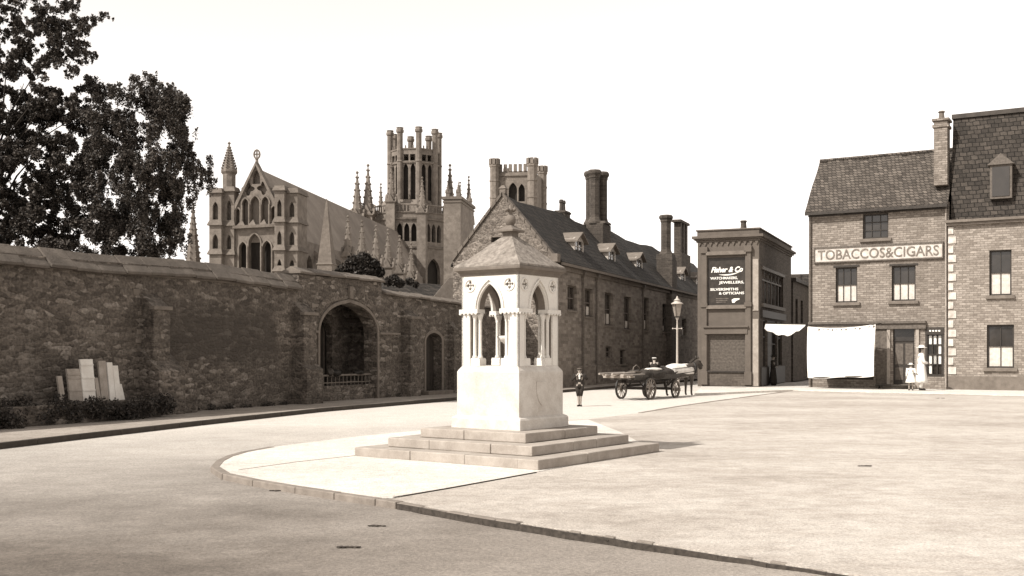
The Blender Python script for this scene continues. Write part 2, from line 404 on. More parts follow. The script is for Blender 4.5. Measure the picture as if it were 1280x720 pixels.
kerb_line('kerb', [G(1290, 496), G(1197, 493.5), G(1010, 489.5), G(991, 488.5), G(920, 498), G(854, 507), G(800, 516)], .14, -.12, .012, .9, M['kerb'], .005)

# footway under the wall and the palace
KW = Vector((.3550, .9349, 0)); K0 = Vector((-9.07, 21.9, 0))
kz = .045
k_pts = [K0+KW*t for t in (-14, -6, 0, 8, 16, 24, 40, 60)]
k_pts = [G(-90, 562, kz), G(0, 553, kz), G(80, 544, kz), G(245, 526, kz), G(400, 510, kz), G(570, 496.5, kz), G(703, 487.3, kz), G(872, 473.5, kz), G(885, 471.5, kz)]
back = [WF.world(60, 3), WF.world(-16, 3)]
sheet('footway', k_pts+back, kz, M['footway'], .13)
kerb_line('kerb', [p+Vector((.05, -.02, 0)) for p in k_pts], .10, -.12, kz+.004, 1.0, M['kerbshade'], .004)
# grass of the garden behind the wall
sheet('garden_ground', [WF.world(-40, 3), WF.world(60, 3), WF.world(60, 250), WF.world(-60, 250)], .06, M['leaf2'])

# small footway in front of the tobacconist and jeweller
JF = Frame(9.17, 53.36, R(-23)); TF = Frame(14.29, 52.0, R(-30.2))
sheet('side_footway', [G(868, 492.5), G(940, 489.3), G(991, 487.6), G(1010, 488.6), G(1197, 492.7), G(1320, 496), TF.world(16, 1), TF.world(-.2, 1), JF.world(6, 12), JF.world(-.6, 4)], .012, M['paving'], .1)

# ------------------------------------------------------------------ monument (drinking fountain)
MA = R(90-36)
# local x = right-face depth direction u, local y = v (left)
MF = Frame(-.027, 18.02, MA)
mon = thing('drinking_fountain', MF, 'white stone canopied drinking fountain on three square steps with urn finial', 'monument')
st = 1.82
for i, (h, z0, z1) in enumerate(((1.82, 0, .15), (1.44, .15, .30), (1.06, .30, .45))):
    mb = MB(); mb.box(-h+.02, h-.02, -h+.02, h-.02, z0, z1-.004)
    for k in range(4):
        a = k*math.pi/2; n_ = 3 if h > 1.2 else 2; c_ = [-h]+[(-h+2*h*(q+1)/n_+random.uniform(-.2, .2)) for q in range(n_-1)]+[h-.36]
        for x0_, x1_ in zip(c_[:-1], c_[1:]):
            jz = random.uniform(-.004, .003); jo = random.uniform(-.005, .004)
            mb.box(x0_+.003, x1_-.003, -h+jo, -h+.38, z0, z1+jz, Matrix.Rotation(a, 4, 'Z'))
    mb.build('step', M['step'], mon, bevel=.014)
mb = MB(); mb.sq([(.70, .45), (.70, .61), (.685, .635), (.635, .66)], (0, 0, 0)); mb.build('plinth_base', M['plinth'], mon, bevel=.006)
mb = MB(); mb.sq([(.632, .655), (.632, 1.37), (.62, 1.40), (.577, 1.46), (.577, 1.475)]); mb.build('plinth', M['plinth'], mon, bevel=.005)
# worn relief of a crest on the shaded face
mb = MB(); 
mb.prism([(x*.15, 1.02+z*.2) for x, z in ((-1, 1), (1, 1), (1, .1), (.6, -.6), (0, -1), (-.6, -.6), (-1, .1))], [], -.644, -.631)
mb.build('carved_panel', M['plinth'], mon, bevel=.006)
def side_T(k):
    a = k*math.pi/2; c, s_ = round(math.cos(a)), round(math.sin(a))
    return lambda x, y, z: (c*x-s_*y, s_*x+c*y, z)
W2 = .575
def quatre(cx, cz, r):
    o = []
    for k in range(24):
        a = k*2*math.pi/24; o.append((cx+r*(.78+.22*math.cos(4*a))*math.cos(a), cz+r*(.78+.22*math.cos(4*a))*math.sin(a)))
    return o
def fopen():
    A = arch(0, 2.40, 2.40, .235, .41, 8)
    return [(-.41, 1.476), (-.41, 2.335), (-.235, 2.335)]+A[1:-1]+[(.235, 2.335), (.41, 2.335), (.41, 1.476)]
for k in range(4):
    T = side_T(k); mb = MB()
    e = .0
    xo = W2 if k % 2 == 0 else W2-.16
    O = [(-W2, 1.475), (-.41, 1.475), (-.41, 2.335), (-.235, 2.335)]+arch(0, 2.40, 2.40, .235, .41, 8)[1:-1]+[(.235, 2.335), (.41, 2.335), (.41, 1.475), (W2, 1.475), (W2, 2.95), (-W2, 2.95)]
    mb.prism(O, [quatre(-.40, 2.79, .085), quatre(.40, 2.79, .085)], -W2, -W2+.035, T)
    O2 = [(-W2+.036, 1.475), (-.41, 1.475), (-.41, 2.335), (-.235, 2.335)]+arch(0, 2.40, 2.40, .235, .41, 8)[1:-1]+[(.235, 2.335), (.41, 2.335), (.41, 1.475), (W2-.036, 1.475), (W2-.036, 2.95), (-W2+.036, 2.95)]
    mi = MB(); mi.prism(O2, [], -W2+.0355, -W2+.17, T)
    mb.build('canopy_wall', M['white'], mon)
    mi.build('canopy_lining', M['liningshade'], mon)
    mb = MB(); arch_ring(mb, 0, 2.40, 2.40, .27, .47, .028, -W2-.028, -W2+.01, 10, T, False)
    arch_ring(mb, 0, 2.40, 2.40, .24, .415, .012, -W2-.012, -W2+.01, 10, T, False); mb.build('arch_moulding', M['white'], mon, bevel=.004)
    for cx in (-.40, .40):
        mb = MB(); pts = []
        for q in range(21):
            a = q*2*math.pi/20; pts.append(T(cx+.1*math.cos(a), -W2-.004, 2.79+.1*math.sin(a)))
        mb.tube(pts, .013, 6, False); 
        for q in range(4):
            a = q*math.pi/2+math.pi/4; p = T(cx+.035*math.cos(a), -W2+.028, 2.79+.035*math.sin(a)); mb.ico(p, .022, sub=1)
        mb.build('roundel', M['white'], mon, smooth=True)
    # string course with carved drops
    for x0, x1 in ((-W2-.03, -.225), (.225, W2+.03)):
        mb = MB(); mb.prism(rc(x0, x1, 2.335, 2.40), [], -W2-.035, -W2+.17, T)
        for q in range(5):
            x = x0+.03+(x1-x0-.06)*q/4; p = T(x, -W2-.035, 2.325); mb.ico(p, .024, sub=1)
        mb.build('string_course', M['white'], mon)
    for sx in (-1, 1):
        for xx, yy in ((.36, -.50), (.27, -.47)):
            if yy > -.45 and False: continue
            p = T(sx*xx, yy, 0); mb = MB()
            mb.lathe([(.045, 1.60), (.047, 1.615), (.036, 1.635), (.030, 1.65), (.028, 2.20), (.034, 2.215), (.030, 2.225), (.036, 2.25), (.055, 2.31), (.058, 2.336)], (p[0], p[1], 0), 12)
            mb.build('column', M['white'], mon, smooth=True)
        mb = MB(); mb.prism([(sx*.215, 1.474), (sx*.41, 1.474), (sx*.41, 1.575), (sx*.395, 1.60), (sx*.23, 1.60), (sx*.215, 1.575)], [], -.56, -.385, T); mb.build('column_base', M['white'], mon)
mb = MB(); mb.sq([(.585, 2.945), (.60, 2.965), (.60, 2.985), (.635, 3.02), (.67, 3.035), (.675, 3.075), (.66, 3.09), (.60, 3.10)]); mb.build('cornice', M['dress'], mon)
# stone roof, slightly flared, as a subdivided hipped pyramid
mb = MB(); mb.sq([(.668, 3.09), (.66, 3.12), (.52, 3.22), (.37, 3.36), (.25, 3.48), (.15, 3.575), (.11, 3.61)]); mb.build('roof', M['mroof'], mon)
mb = MB(); mb.sq([(.10, 3.60), (.09, 3.66), (.10, 3.69), (.17, 3.70), (.17, 3.73), (.10, 3.77), (.05, 3.81)])
mb.build('finial_base', M['dress'], mon)
mb = MB(); mb.lathe([(.03, 3.78), (.05, 3.80), (.085, 3.85), (.095, 3.90), (.08, 3.96), (.04, 3.99), (.03, 4.02), (.07, 4.05), (.075, 4.08), (.03, 4.10), (.02, 4.14), (0.002, 4.16)], n=12)
for k in range(4):
    a = k*math.pi/2; mb.ico((.085*math.cos(a), .085*math.sin(a), 4.07), .035, sub=1)
mb.build('finial', M['dress'], mon, smooth=True)
mb = MB(); mb.lathe([(.10, 1.474), (.12, 1.50), (.06, 1.54), (.05, 1.78), (.06, 1.80), (.20, 1.90), (.23, 1.96), (.21, 1.97), (.06, 1.93), (.035, 1.98), (.03, 2.35), (.07, 2.40), (.09, 2.46), (.05, 2.56), (.01, 2.62)], n=16)
mb.build('fountain_basin', M['plinth'], mon, smooth=True)
mb = MB(); mb.box(-.41, .41, -.41, .41, 2.93, 2.97); mb.build('ceiling', M['dress'], mon)  # darker stone than the canopy, so the inner shade is in its colour

# ------------------------------------------------------------------ garden wall
wall = thing('precinct_wall', WF, 'long dark rubble stone wall with arched gateway and sloping stone coping', 'wall')
def wz(px, py): return WF.front(px, py)[1]
tL = -16; t1 = wx(373); t2 = wx(477); t3 = wx(737)
zg1 = 4.10
gx0, gx1 = wx(399), wx(471); gc = (gx0+gx1)/2; gw = (gx1-gx0)/2; gs = wz(435, 416); gh = wz(435, 378)-gs
d0, d1 = wx(532), wx(552); dc = (d0+d1)/2; dw = (d1-d0)/2; ds = wz(542, 424)-.1; dh = wz(542, 416)-ds
p0, p1 = wx(698), wx(714); pc = (p0+p1)/2; pwid = (p1-p0)/2; ps = wz(706, 432)
topL, topL2 = 4.02, 3.95
base = [(tL, .03)]
def opening(c, wd, zs, h): return arch(c, .03, zs, wd, h, 8)
mb = MB()
outer = [(tL, .03)]+opening(gc, gw, gs, gh)+[(t2, .03), (t2, 4.20), (t1, 4.20), (t1, topL2), (wx(240), 4.06), (wx(120), 3.98), (tL, 3.95)]
mb.prism(outer, [], 0, .55)
outer = [(t2, .03)]+opening(dc, dw, ds, dh)+opening(pc, pwid, ps, .9)+[(t3, .03), (t3, 3.33), (wx(650), 3.5), (wx(571), 3.62), (t2, 3.80)]
mb.prism(outer, [], 0, .55)
mb.build('stone_wall', M['rubble'], wall)
# copings
def coping(pts, name='coping', hh=.18, ov=.14, dr=0.0, mat='coping'):
    mb = MB()
    for (x0, z0), (x1, z1) in zip(pts[:-1], pts[1:]):
        k = max(1, int((x1-x0)/.75))
        for i in range(k):
            a0 = x0+(x1-x0)*i/k; a1 = x0+(x1-x0)*(i+1)/k-.012; q0 = z0+(z1-z0)*i/k; q1 = z0+(z1-z0)*(i+1)/k; j = random.uniform(-.02, .02)
            yo = random.uniform(-.025, .025)
            vs = []; k2 = random.uniform(-.02, .02)
            for x, z in ((a0, q0), (a1, q1+k2)):
                vs += [(x, -ov+yo, z-dr+j), (x, -ov+yo, z-dr+.07+j), (x, .275, z+hh+.06+j), (x, .55+ov, z-dr+.07+j), (x, .55+ov, z-dr+j)]
            mb.add(vs, [(0, 1, 2, 3, 4), (9, 8, 7, 6, 5), (0, 5, 6, 1), (1, 6, 7, 2), (2, 7, 8, 3), (3, 8, 9, 4), (4, 9, 5, 0)])
    return mb.build(name, M[mat], wall, bevel=.02)
coping([(tL, 3.95), (wx(120), 3.98), (wx(240), 4.06), (t1-.01, topL2)], dr=.28, ov=.2, mat='copingold')
coping([(t1-.05, 4.20), (t2+.05, 4.20)])
coping([(t2+.06, 3.80), (wx(571), 3.62), (wx(650), 3.5), (t3+.1, 3.33)])
# a projecting string below the coping on the left part
mb = MB(); mb.prism([(tL, 3.62), (wx(240), 3.72), (t1-.3, 3.66), (t1-.3, 3.72), (wx(240), 3.79), (tL, 3.70)], [], -.05, .02); mb.build('string_course', M['coping'], wall, bevel=.01)
# gateway dressing
mb = MB(); arch_ring(mb, gc, .03, gs, gw, gh, .11, -.05, .10, 10); mb.build('gate_arch', M['dress'], wall, bevel=.01)
mb = MB()
for k in range(17):                    # voussoirs
    pts = arch(gc, gs, gs, gw+.14, gh+.16, 16)[1:-1]; pts2 = arch(gc, gs, gs, gw+.48, gh+.52, 16)[1:-1]
    i = k*2
    if i+2 >= len(pts): break
    mb.prism([pts[i], pts2[i], pts2[i+1], pts[i+1]], [], -.03+random.uniform(-.01, .01), .05)
    mb.prism([pts[i+1], pts2[i+1], pts2[i+2], pts[i+2]], [], -.024+random.uniform(-.01, .01), .05)
mb.build('voussoirs', M['rubble'], wall, bevel=.008)
mb = MB(); mb.box(gc-.1, gc+.1, -.12, .05, gs+gh+.12, gs+gh+.55); mb.build('keystone', M['dress'], wall, bevel=.015)
for x0, x1 in ((gx0-1.0, gx0-.12), (gx1+.12, gx1+1.5)):
    mb = MB(); mb.box(x0, x1, -.09, .03, gs-.03, gs+.05); mb.build('impost_band', M['dress'], wall, bevel=.01)
# recess behind: side walls, vault, back wall with inner doorway
mb = MB()
ix0, ix1 = wx(415), wx(460)
mb.prism(rc(gx0-.4, gx1+2, .03, 4.0), [arch(gc+.55, .1, gs-.2, .85, .95, 8)], 1.7, 1.95)
mb.box(gx0-.3, gx0-.02, .55, 1.7, .03, 4.0); mb.box(gx1+.9, gx1+1.2, .55, 1.7, .03, 4.0); mb.box(gx0-.3, gx1+1.2, .55, 1.7, gs+gh+.05, gs+gh+.25)
mb.build('gateway_recess', M['rubble'], wall)
mb = MB(); mb.box(gc-.5, gc+1.6, 2.05, 2.12, .03, 4); mb.build('inner_door', M['darkwood'], wall)
for q in range(5):
    mb = MB(); x = gc-.35+q*.42; mb.box(x, x+.05, 2.02, 2.055, .1, 3.5); mb.build('door_batten', M['midwood'], wall)
mb = MB(); zb = wz(435, 469); mb.box(gx0+.0, gx1+0, .12, .42, .03, zb-.35); mb.build('low_wall', M['rubble'], wall)
mb = MB(); mb.tube([(gx0, .25, zb), (gx1, .25, zb)], .035, 8); mb.tube([(gx0, .25, zb-.25), (gx1, .25, zb-.25)], .02, 8)
for q in range(15): x = gx0+(gx1-gx0)*(q+.5)/15; mb.tube([(x, .25, zb-.4), (x, .25, zb)], .015, 6)
mb.build('rail', M['dress'], wall)
mb = MB(); mb.ico((gx0+.9, .22, zb+.12), .14, jit=.15); mb.ico((gx0+1.3, .3, zb+.08), .2, 1.4, 1, .7, jit=.15); mb.ico((gc+1, .3, zb+.07), .16, 1.6, 1, .6, jit=.15)
tag(mb.build('foliage_clump', M['leaf2']), 'dark leafy clumps resting on the rail across the arched gateway', 'plant').matrix_world = Matrix.Translation(WF.o) @ Matrix.Rotation(WF.a, 4, 'Z')
# doors set in the side doorways
for c_, w_, z_, nm in ((dc, dw, ds+dh, 'door'), (pc, pwid, ps+.9, 'door')):
    mb = MB(); mb.box(c_-w_-.1, c_+w_+.1, .38, .44, .03, z_+.1)
    for q in range(6): x = c_-w_+(2*w_)*q/5; mb.box(x-.012, x+.012, .365, .381, .05, z_)
    mb.build(nm, M['darkwood'], wall)
    mb = MB(); arch_ring(mb, c_, .03, z_-(dh if c_ == dc else .9), w_, dh if c_ == dc else .9, .12, -.035, .06, 8); mb.build('door_arch', M['dress'], wall, bevel=.01)
mb = MB(); mb.box(dc-dw-.35, dc+dw+.35, -.35, .1, .04, .19); mb.build('doorstep', M['dress'], wall, bevel=.01)
# buttresses
def buttress(x0, x1, dep, z0, z1, mat='rubble', cap=True):
    mb = MB(); vs = [(x0, -dep, 0), (x1, -dep, 0), (x1, .05, 0), (x0, .05, 0), (x0, -dep, z0), (x1, -dep, z0), (x1, .05, z1), (x0, .05, z1)]
    vs = [(x, y, max(z, .03)) for x, y, z in vs]
    mb.add(vs, [(0, 1, 5, 4), (1, 2, 6, 5), (2, 3, 7, 6), (3, 0, 4, 7), (4, 5, 6, 7), (0, 3, 2, 1)]); mb.build('buttress', M[mat], wall, bevel=.02)
    if cap:
        mb = MB(); mb.box(x0-.04, x1+.04, -dep-.06, -dep+.12, z0-.06, z0+.04); mb.build('buttress_cap', M['dress'], wall, bevel=.01)
b0, b1 = wx(176), wx(197)
buttress(b0, b1, .45, wz(187, 385), wz(187, 370)+.1); buttress(b0-.1, b1+.25, .75, 1.2, 1.9, cap=False)
# low gabled buttress block
c0, c1 = wx(203), wx(228)
mb = MB(); zz = wz(214, 478); zt = wz(208, 458)
mb.prism([(c0, .03), (c1, .03), (c1, zz), ((c0*.75+c1*.25), zt), (c0, zz+.25)], [], -.55, .05); mb.build('buttress', M['rubble'], wall, bevel=.02)
e0, e1 = wx(367), wx(383); buttress(e0, e1, .4, wz(375, 392), wz(375, 377)); buttress(e0-.1, e1+.1, .6, 1.15, 1.6, cap=False)
e0, e1 = wx(502), wx(515); buttress(e0, e1, .4, wz(508, 397), wz(508, 387)); 
e0, e1 = wx(560), wx(566); buttress(e0, e1, .3, 2.6, 3.0, cap=False)
# scattered pale ashlar quoins on the wall
mb = MB()
for px, n in ((170, 12), (378, 8), (392, 8), (480, 6), (520, 6)):
    for q in range(n):
        x = wx(px+random.uniform(-4, 4)); z = random.uniform(.3, 3.2); w_ = random.uniform(.12, .3); mb.box(x, x+w_, -.02-random.random()*.015, .02, z, z+random.uniform(.1, .2))
mb.build('quoins', M['dress'], wall, bevel=.01)

# planted bank and boards against the wall at left
def free(fr, mb, name, mat, **k):
    o = mb.build(name, mat, **k); o.location = fr.o; o.rotation_euler = (0, 0, fr.a); return o
zb_ = wz(120, 503)-.05
mb = MB(); mb.box(-15.5, wx(160), -1.15, -.02, .03, .5)
o = free(WF, mb, 'stone_trough', M['rubble'], bevel=.03); tag(o, 'low dark stone planting bed along the foot of the wall at left', 'planter')
def leaves(name, centers, n, size, mat, droop=0, parent=None, flat=.6):
    cs = np.array([c[:3] for c in centers]); rs = np.array([c[3:6] if len(c) >= 6 else (c[3],)*3 for c in centers]); wts = (rs.prod(axis=1))**.667; wts /= wts.sum()
    idx = rng.choice(len(cs), n, p=wts); dd = rng.normal(size=(n, 3)); dd /= np.linalg.norm(dd, axis=1)[:, None]
    rad = rng.random(n)**.45; p = cs[idx]+dd*rs[idx]*rad[:, None]
    if droop: p[:, 2] -= droop*rng.random(n)**2
    a = rng.normal(size=(n, 3)); a /= np.linalg.norm(a, axis=1)[:, None]; b = rng.normal(size=(n, 3)); b -= a*(a*b).sum(1)[:, None]; b /= np.linalg.norm(b, axis=1)[:, None]
    s_ = size*rng.uniform(.5, 1.3, n)[:, None]; a *= s_; b *= s_*flat
    v = np.stack([p-a, p-b*.9, p+a, p+b*.9], 1).reshape(-1, 3)
    me = bpy.data.meshes.new(name); me.vertices.add(4*n); me.vertices.foreach_set('co', v.ravel()); me.loops.add(4*n); me.loops.foreach_set('vertex_index', np.arange(4*n, dtype=np.int32))
    me.polygons.add(n); me.polygons.foreach_set('loop_start', np.arange(0, 4*n, 4, dtype=np.int32)); me.polygons.foreach_set('loop_total', np.full(n, 4, dtype=np.int32)); me.update(calc_edges=True)
    me.materials.append(mat); o = bpy.data.objects.new(name, me); COL.objects.link(o)
    if parent: o.parent = parent
    return o
cs = [tuple(WF.world(x, random.uniform(-1.4, -.85), random.uniform(.18, .50)))+(.28,) for x in np.linspace(-14, wx(165), 60)]
tag(leaves('hedge', cs, 26000, .04, M['leaf2']), 'dark ragged low hedge below the pale boards by the wall', 'hedge')
wc = [tuple(WF.world(x, random.uniform(-.14, -.03), .07))+(random.uniform(.05, .16),) for x in np.concatenate([rng.uniform(wx(230), wx(390), 26), rng.uniform(wx(475), wx(730), 40)])]
o = leaves('weeds', wc, 3500, .028, M['leaf2']); struct(o, 'stuff'); o['label'] = 'small weeds growing along the foot of the wall'
boards = [  # px0, py0, px1, py1, depth, lean, material
 (76, 470, 82, 502, 'palewood2', 'narrow dull board, leftmost of the boards leaning on the wall'),
 (88, 461, 104, 504, 'palewood2', 'wide weathered grey board, leftmost wide board against the wall'),
 (104, 449, 119.5, 504, 'palewood', 'wide pale board with a dark band near its top against the wall'),
 (121.5, 472, 126, 503, 'palewood2', 'thin short grey post just right of the wide pale boards'),
 (127, 451, 136, 502, 'palewood2', 'tall grey board next to the pair of white boards'),
 (136.8, 453, 143.4, 501, 'palewood', 'tallest clean white board standing against the wall'),
 (144.3, 457, 151, 501, 'palewood', 'clean white board, right one of the tall pair'),
 (152, 480, 156.5, 500, 'palewood', 'short narrow white board at right end of the row')]
for i, (x0, y0, x1, y1, mt, lab) in enumerate(boards):
    r = WF.rect(x0, y0, x1, y1, -.62); a, b = r[0][0], r[1][0]; z0 = r[0][1]; z1 = r[2][1]; z0 = max(z0, .5)
    mb = MB(); dy = random.uniform(0, .04)
    mb.add([(a, -.62-dy, z0), (b, -.62-dy, z0), (b, -.56-dy, z0), (a, -.56-dy, z0), (a, -.50-dy, z1), (b, -.50-dy, z1), (b, -.44-dy, z1), (a, -.44-dy, z1)],
           [(3, 2, 1, 0), (4, 5, 6, 7), (0, 1, 5, 4), (1, 2, 6, 5), (2, 3, 7, 6), (3, 0, 4, 7)])
    if i in (1, 2):
        for z in (z0+.25, z0+.55, z1-.16):
            t_ = (z-z0)/(z1-z0); yy = -.62-dy+.12*t_; mb.box(a, b, yy-.012, yy+.02, z, z+.045)
    o = free(WF, mb, 'board', M[mt], bevel=.006); tag(o, lab, 'board', 'boards standing against the wall')

# ------------------------------------------------------------------ palace (long brick range)
PA = math.atan2(.9304, .3665); PF = Frame(1.89, 48.9, PA)
pal = thing('palace', PF, 'long dark brick two storey house with dormers, tall clustered chimneys and rubble gable end', 'house')
Lp = 42; GW = 2.5; EZ = 5.93; RZp = 8.9
wins = [(709.5, 357, 721, 388), (731, 361, 741, 396), (756, 366, 766, 407), (780, 371, 789, 412), (804, 372, 811, 413), (828, 380, 834, 415),
        (757, 433, 765, 447), (775, 437, 782, 457), (852, 398, 858, 420)]
holes = []; 
for x0, y0, x1, y1 in wins: holes.append(PF.rect(x0, y0, x1, y1))
mb = MB(); mb.prism([(0, .0), (Lp, .0), (Lp, EZ), (0, EZ)], holes, 0, .3); mb.build('front_wall', M['brickp'], pal)
mb = MB(); mb.box(0, Lp, 2*GW-.3, 2*GW, 0, EZ); mb.box(Lp-.3, Lp, .3, 2*GW-.3, 0, EZ); mb.build('rear_wall', M['brickp'], pal)
for r in holes:
    x0, x1 = r[0][0], r[1][0]; z0, z1 = r[0][1], r[2][1]
    f = MB(); t = .07
    f.box(x0, x0+t, .14, .2, z0, z1); f.box(x1-t, x1, .14, .2, z0, z1); f.box(x0+t, x1-t, .14, .2, z0, z0+t); f.box(x0+t, x1-t, .14, .2, z1-t, z1)
    f.box(x0+t, x1-t, .145, .195, (z0+z1)/2-.03, (z0+z1)/2+.03); f.box((x0+x1)/2-.02, (x0+x1)/2+.02, .15, .19, z0+t, z1-t)
    wo_ = f.build('window', M['midwood'], pal)
    p = MB(); p.box(x0+.01, x1-.01, .205, .22, z0+.01, z1-.01); p.build('pane', M['glass'], wo_)
    if z1-z0 > 1.2:
        c_ = MB(); c_.box(x0+.1, x1-.1, .196, .2035, z0+.1, z0+.4+.3*random.random()); c_.build('curtain', M['curtain'], wo_)
    s_ = MB(); s_.box(x0-.08, x1+.08, -.06, .14, z0-.09, z0-.002); s_.build('sill', M['dress'], wo_)
# gable end (rubble) facing the camera
gab = [(0, 0), (2*GW, 0), (2*GW, EZ), (GW, RZp), (0, EZ)]
sl0 = PF.side(614, 303, 0); sl1 = PF.side(631, 296, 0)
slit = rc(min(sl0[0], sl1[0]), max(sl0[0], sl1[0]), sl0[1], sl1[1])
mb = MB(); mb.prism([(y, z) for y, z in gab], [slit], -.02, .3, lambda x, y, z: (y, x+.0, z)); mb.build('gable_wall', M['rubble2'], pal)
mb = MB(); mb.box(.2, .28, slit[0][0]-.05, slit[1][0]+.05, slit[0][1]-.05, slit[2][1]+.05); mb.build('gable_opening', M['darkwood'], pal)
mb = MB()
for sg in (0, 1):
    for q in range(9):
        t0, t1_ = q/9, (q+1)/9-.01
        ya, yb = (GW*t0, GW*t1_) if sg == 0 else (2*GW-GW*t0, 2*GW-GW*t1_)
        za, zb2 = EZ+(RZp-EZ)*t0, EZ+(RZp-EZ)*t1_
        vs = [(x, y, z) for x in (-.1, .32) for y, z in ((ya, za+.02), (yb, zb2+.02), (yb, zb2+.2), (ya, za+.2))]
        mb.add(vs, [(0, 1, 2, 3), (7, 6, 5, 4), (0, 4, 5, 1), (1, 5, 6, 2), (2, 6, 7, 3), (3, 7, 4, 0)])
mb.build('gable_coping', M['coping'], pal, bevel=.01)
mb = MB(); mb.sq([(.14, RZp+.1), (.14, RZp+.3), (.18, RZp+.34), (.06, RZp+.5)], (.1, GW, 0)); mb.build('gable_finial', M['dress'], pal, bevel=.01); mb = MB(); mb.box(-.12, .3, -.22, .12, EZ-.15, EZ+.22); mb.build('kneeler', M['dress'], pal, bevel=.01)
# roof with thickness and slight sag
mb = MB(); nseg = 24; top = []; 
for i in range(nseg+1):
    x = .33+(Lp-.33)*i/nseg; sag = -.10*math.sin(i*1.1)-.04*math.sin(i*2.3)
    top.append([(x, -.28, EZ-.10), (x, GW*.5, (EZ+RZp)/2+.12+sag*.4), (x, GW, RZp+.1+sag), (x, GW*1.5, (EZ+RZp)/2+.12+sag*.4), (x, 2*GW+.28, EZ-.10), (x, 2*GW+.28, EZ-.2), (x, GW, RZp-.1+sag), (x, -.28, EZ-.2)])
mb.loft(top); mb.build('roof', M['tilep'], pal)
mb = MB(); mb.box(.3, Lp, -.36, -.26, EZ-.27, EZ-.15); mb.box(.3, Lp, -.1, .02, EZ-.45, EZ-.25); mb.build('gutter', M['dress'], pal)
for px, zt_ in ((727, EZ-.3), (744, EZ-.3), (802, EZ-.3)):
    x = PF.front(px, 440)[0]; mb = MB(); mb.tube([(x, -.1, .1), (x, -.1, zt_)], .05, 8); mb.sq([(.06, zt_-.3), (.13, zt_-.1), (.13, zt_)], (x, -.1, 0)); mb.build('drainpipe', M['midwood'], pal)
mb = MB(); mb.box(PF.front(716, 440)[0], Lp, -.06, .02, .0, .95); mb.box(PF.front(716, 440)[0], Lp, -.085, .02, .95, 1.03); mb.build('wall_base', M['brickp'], pal)
x0 = PF.front(833, 440)[0]; mb = MB(); mb.box(x0, x0+1.5, -.35, .02, 0, EZ-.5); mb.build('wall_pier', M['brickj'], pal)
# dormers
def dormer(pxl, pyt, pxr, pyb):
    # front plane sits a little inside the eave; ridge runs back into the roof
    yf = .55
    x0, zt_ = PF.front(pxl, pyt, yf); x1, _ = PF.front(pxr, pyt, yf)
    w_ = min(1.5, max(1.0, (x1-x0)*.75)); cx = (x0+x1)/2; x0, x1 = cx-w_/2, cx+w_/2
    zr = EZ+.03+(RZp-EZ)*yf/GW; zt_ = zr+1.05; ze = zr+.72
    dm = MB(); dp = 1.3
    dm.prism([(x0, zr-.3), (x1, zr-.3), (x1, ze), (cx, zt_-.02), (x0, ze)], [rc(x0+.18, x1-.18, zr+.05, ze-.08)], yf, yf+.08)
    dm.box(x0, x0+.06, yf+.081, yf+dp, zr-.3, ze); dm.box(x1-.06, x1, yf+.081, yf+dp, zr-.3, ze)
    o = dm.build('dormer', M['palepaint'], pal)
    r = MB()
    for s_ in (-1, 1):
        e = cx+s_*(w_/2+.18); ez = ze-.12
        vs = [(cx, yf-.22, zt_+.05), (e, yf-.22, ez), (e, yf+1.5, ez), (cx, yf+1.5, zt_+.05)]
        r.add(vs+[(x, y, z-.07) for x, y, z in vs], [(0, 1, 2, 3), (7, 6, 5, 4), (0, 4, 5, 1), (1, 5, 6, 2), (2, 6, 7, 3), (3, 7, 4, 0)])
    r.build('dormer_roof', M['dress'], o)
    f = MB(); f.box(cx-.02, cx+.02, yf+.03, yf+.06, zr+.05, ze-.08); f.box(x0+.18, x1-.18, yf+.03, yf+.06, zr+.34, zr+.38); f.build('window_bar', M['palepaint'], o)
    p = MB(); p.box(x0+.17, x1-.17, yf+.065, yf+.078, zr+.04, ze-.07); p.build('pane', M['glass'], o)
for dd_ in ((710, 300, 737, 327), (753, 311, 776, 338), (789, 320, 809, 340), (845, 344, 862, 366), (866, 350, 880, 370)): dormer(*dd_)
# clustered chimneys
def oct_shaft(mb, x, y, z0, z1, r):
    mb.lathe([(r*1.45, z0), (r*1.45, z0+.12), (r*1.15, z0+.25), (r, z0+.4), (r, z1-.5), (r*1.12, z1-.42), (r*1.12, z1-.34), (r*1.4, z1-.2), (r*1.4, z1-.1), (r*1.2, z1), (r*.7, z1), (r*.7, z1-.2)], (x, y, 0), 8, math.pi/8)
yc = GW*.75
xa, za = PF.front(735, 280, yc); xb, zb2 = PF.front(752, 214, yc)
mb = MB(); xm = PF.front(748, 280, yc)[0]; zc0 = PF.front(748, 281, yc)[1]; zc1 = PF.front(748, 214, yc)[1]
mb.box(xm-.75, xm+.85, yc-.5, yc+.5, EZ+.3, zc0); mb.sq([(.62, zc0), (.55, zc0+.15)], (xm, yc, 0)); ch = mb.build('chimney', M['chim'], pal, bevel=.02)
for dx, dy in ((-.42, .1), (.42, -.1), (0, .45)):
    s_ = MB(); oct_shaft(s_, xm+dx, yc+dy, zc0, zc1, .29); s_.build('chimney_shaft', M['chim'], ch)
yc = .3; xm, zc0 = PF.front(832.5, 318, yc); zc1 = PF.front(832.5, 269, yc)[1]
mb = MB(); mb.box(xm-.55, xm+.75, yc-.55, yc+.5, EZ-2, zc0-.35); mb.sq([(.55, zc0-.35), (.5, zc0)], (xm, yc, 0)); ch = mb.build('chimney', M['chim'], pal, bevel=.02)
s_ = MB(); oct_shaft(s_, xm, yc, zc0-.1, zc1, .33); s_.build('chimney_shaft', M['chim'], ch)
yc = 1.4
xm, zc0 = PF.front(851, 318, yc); zc1 = PF.front(851, 277, yc)[1]
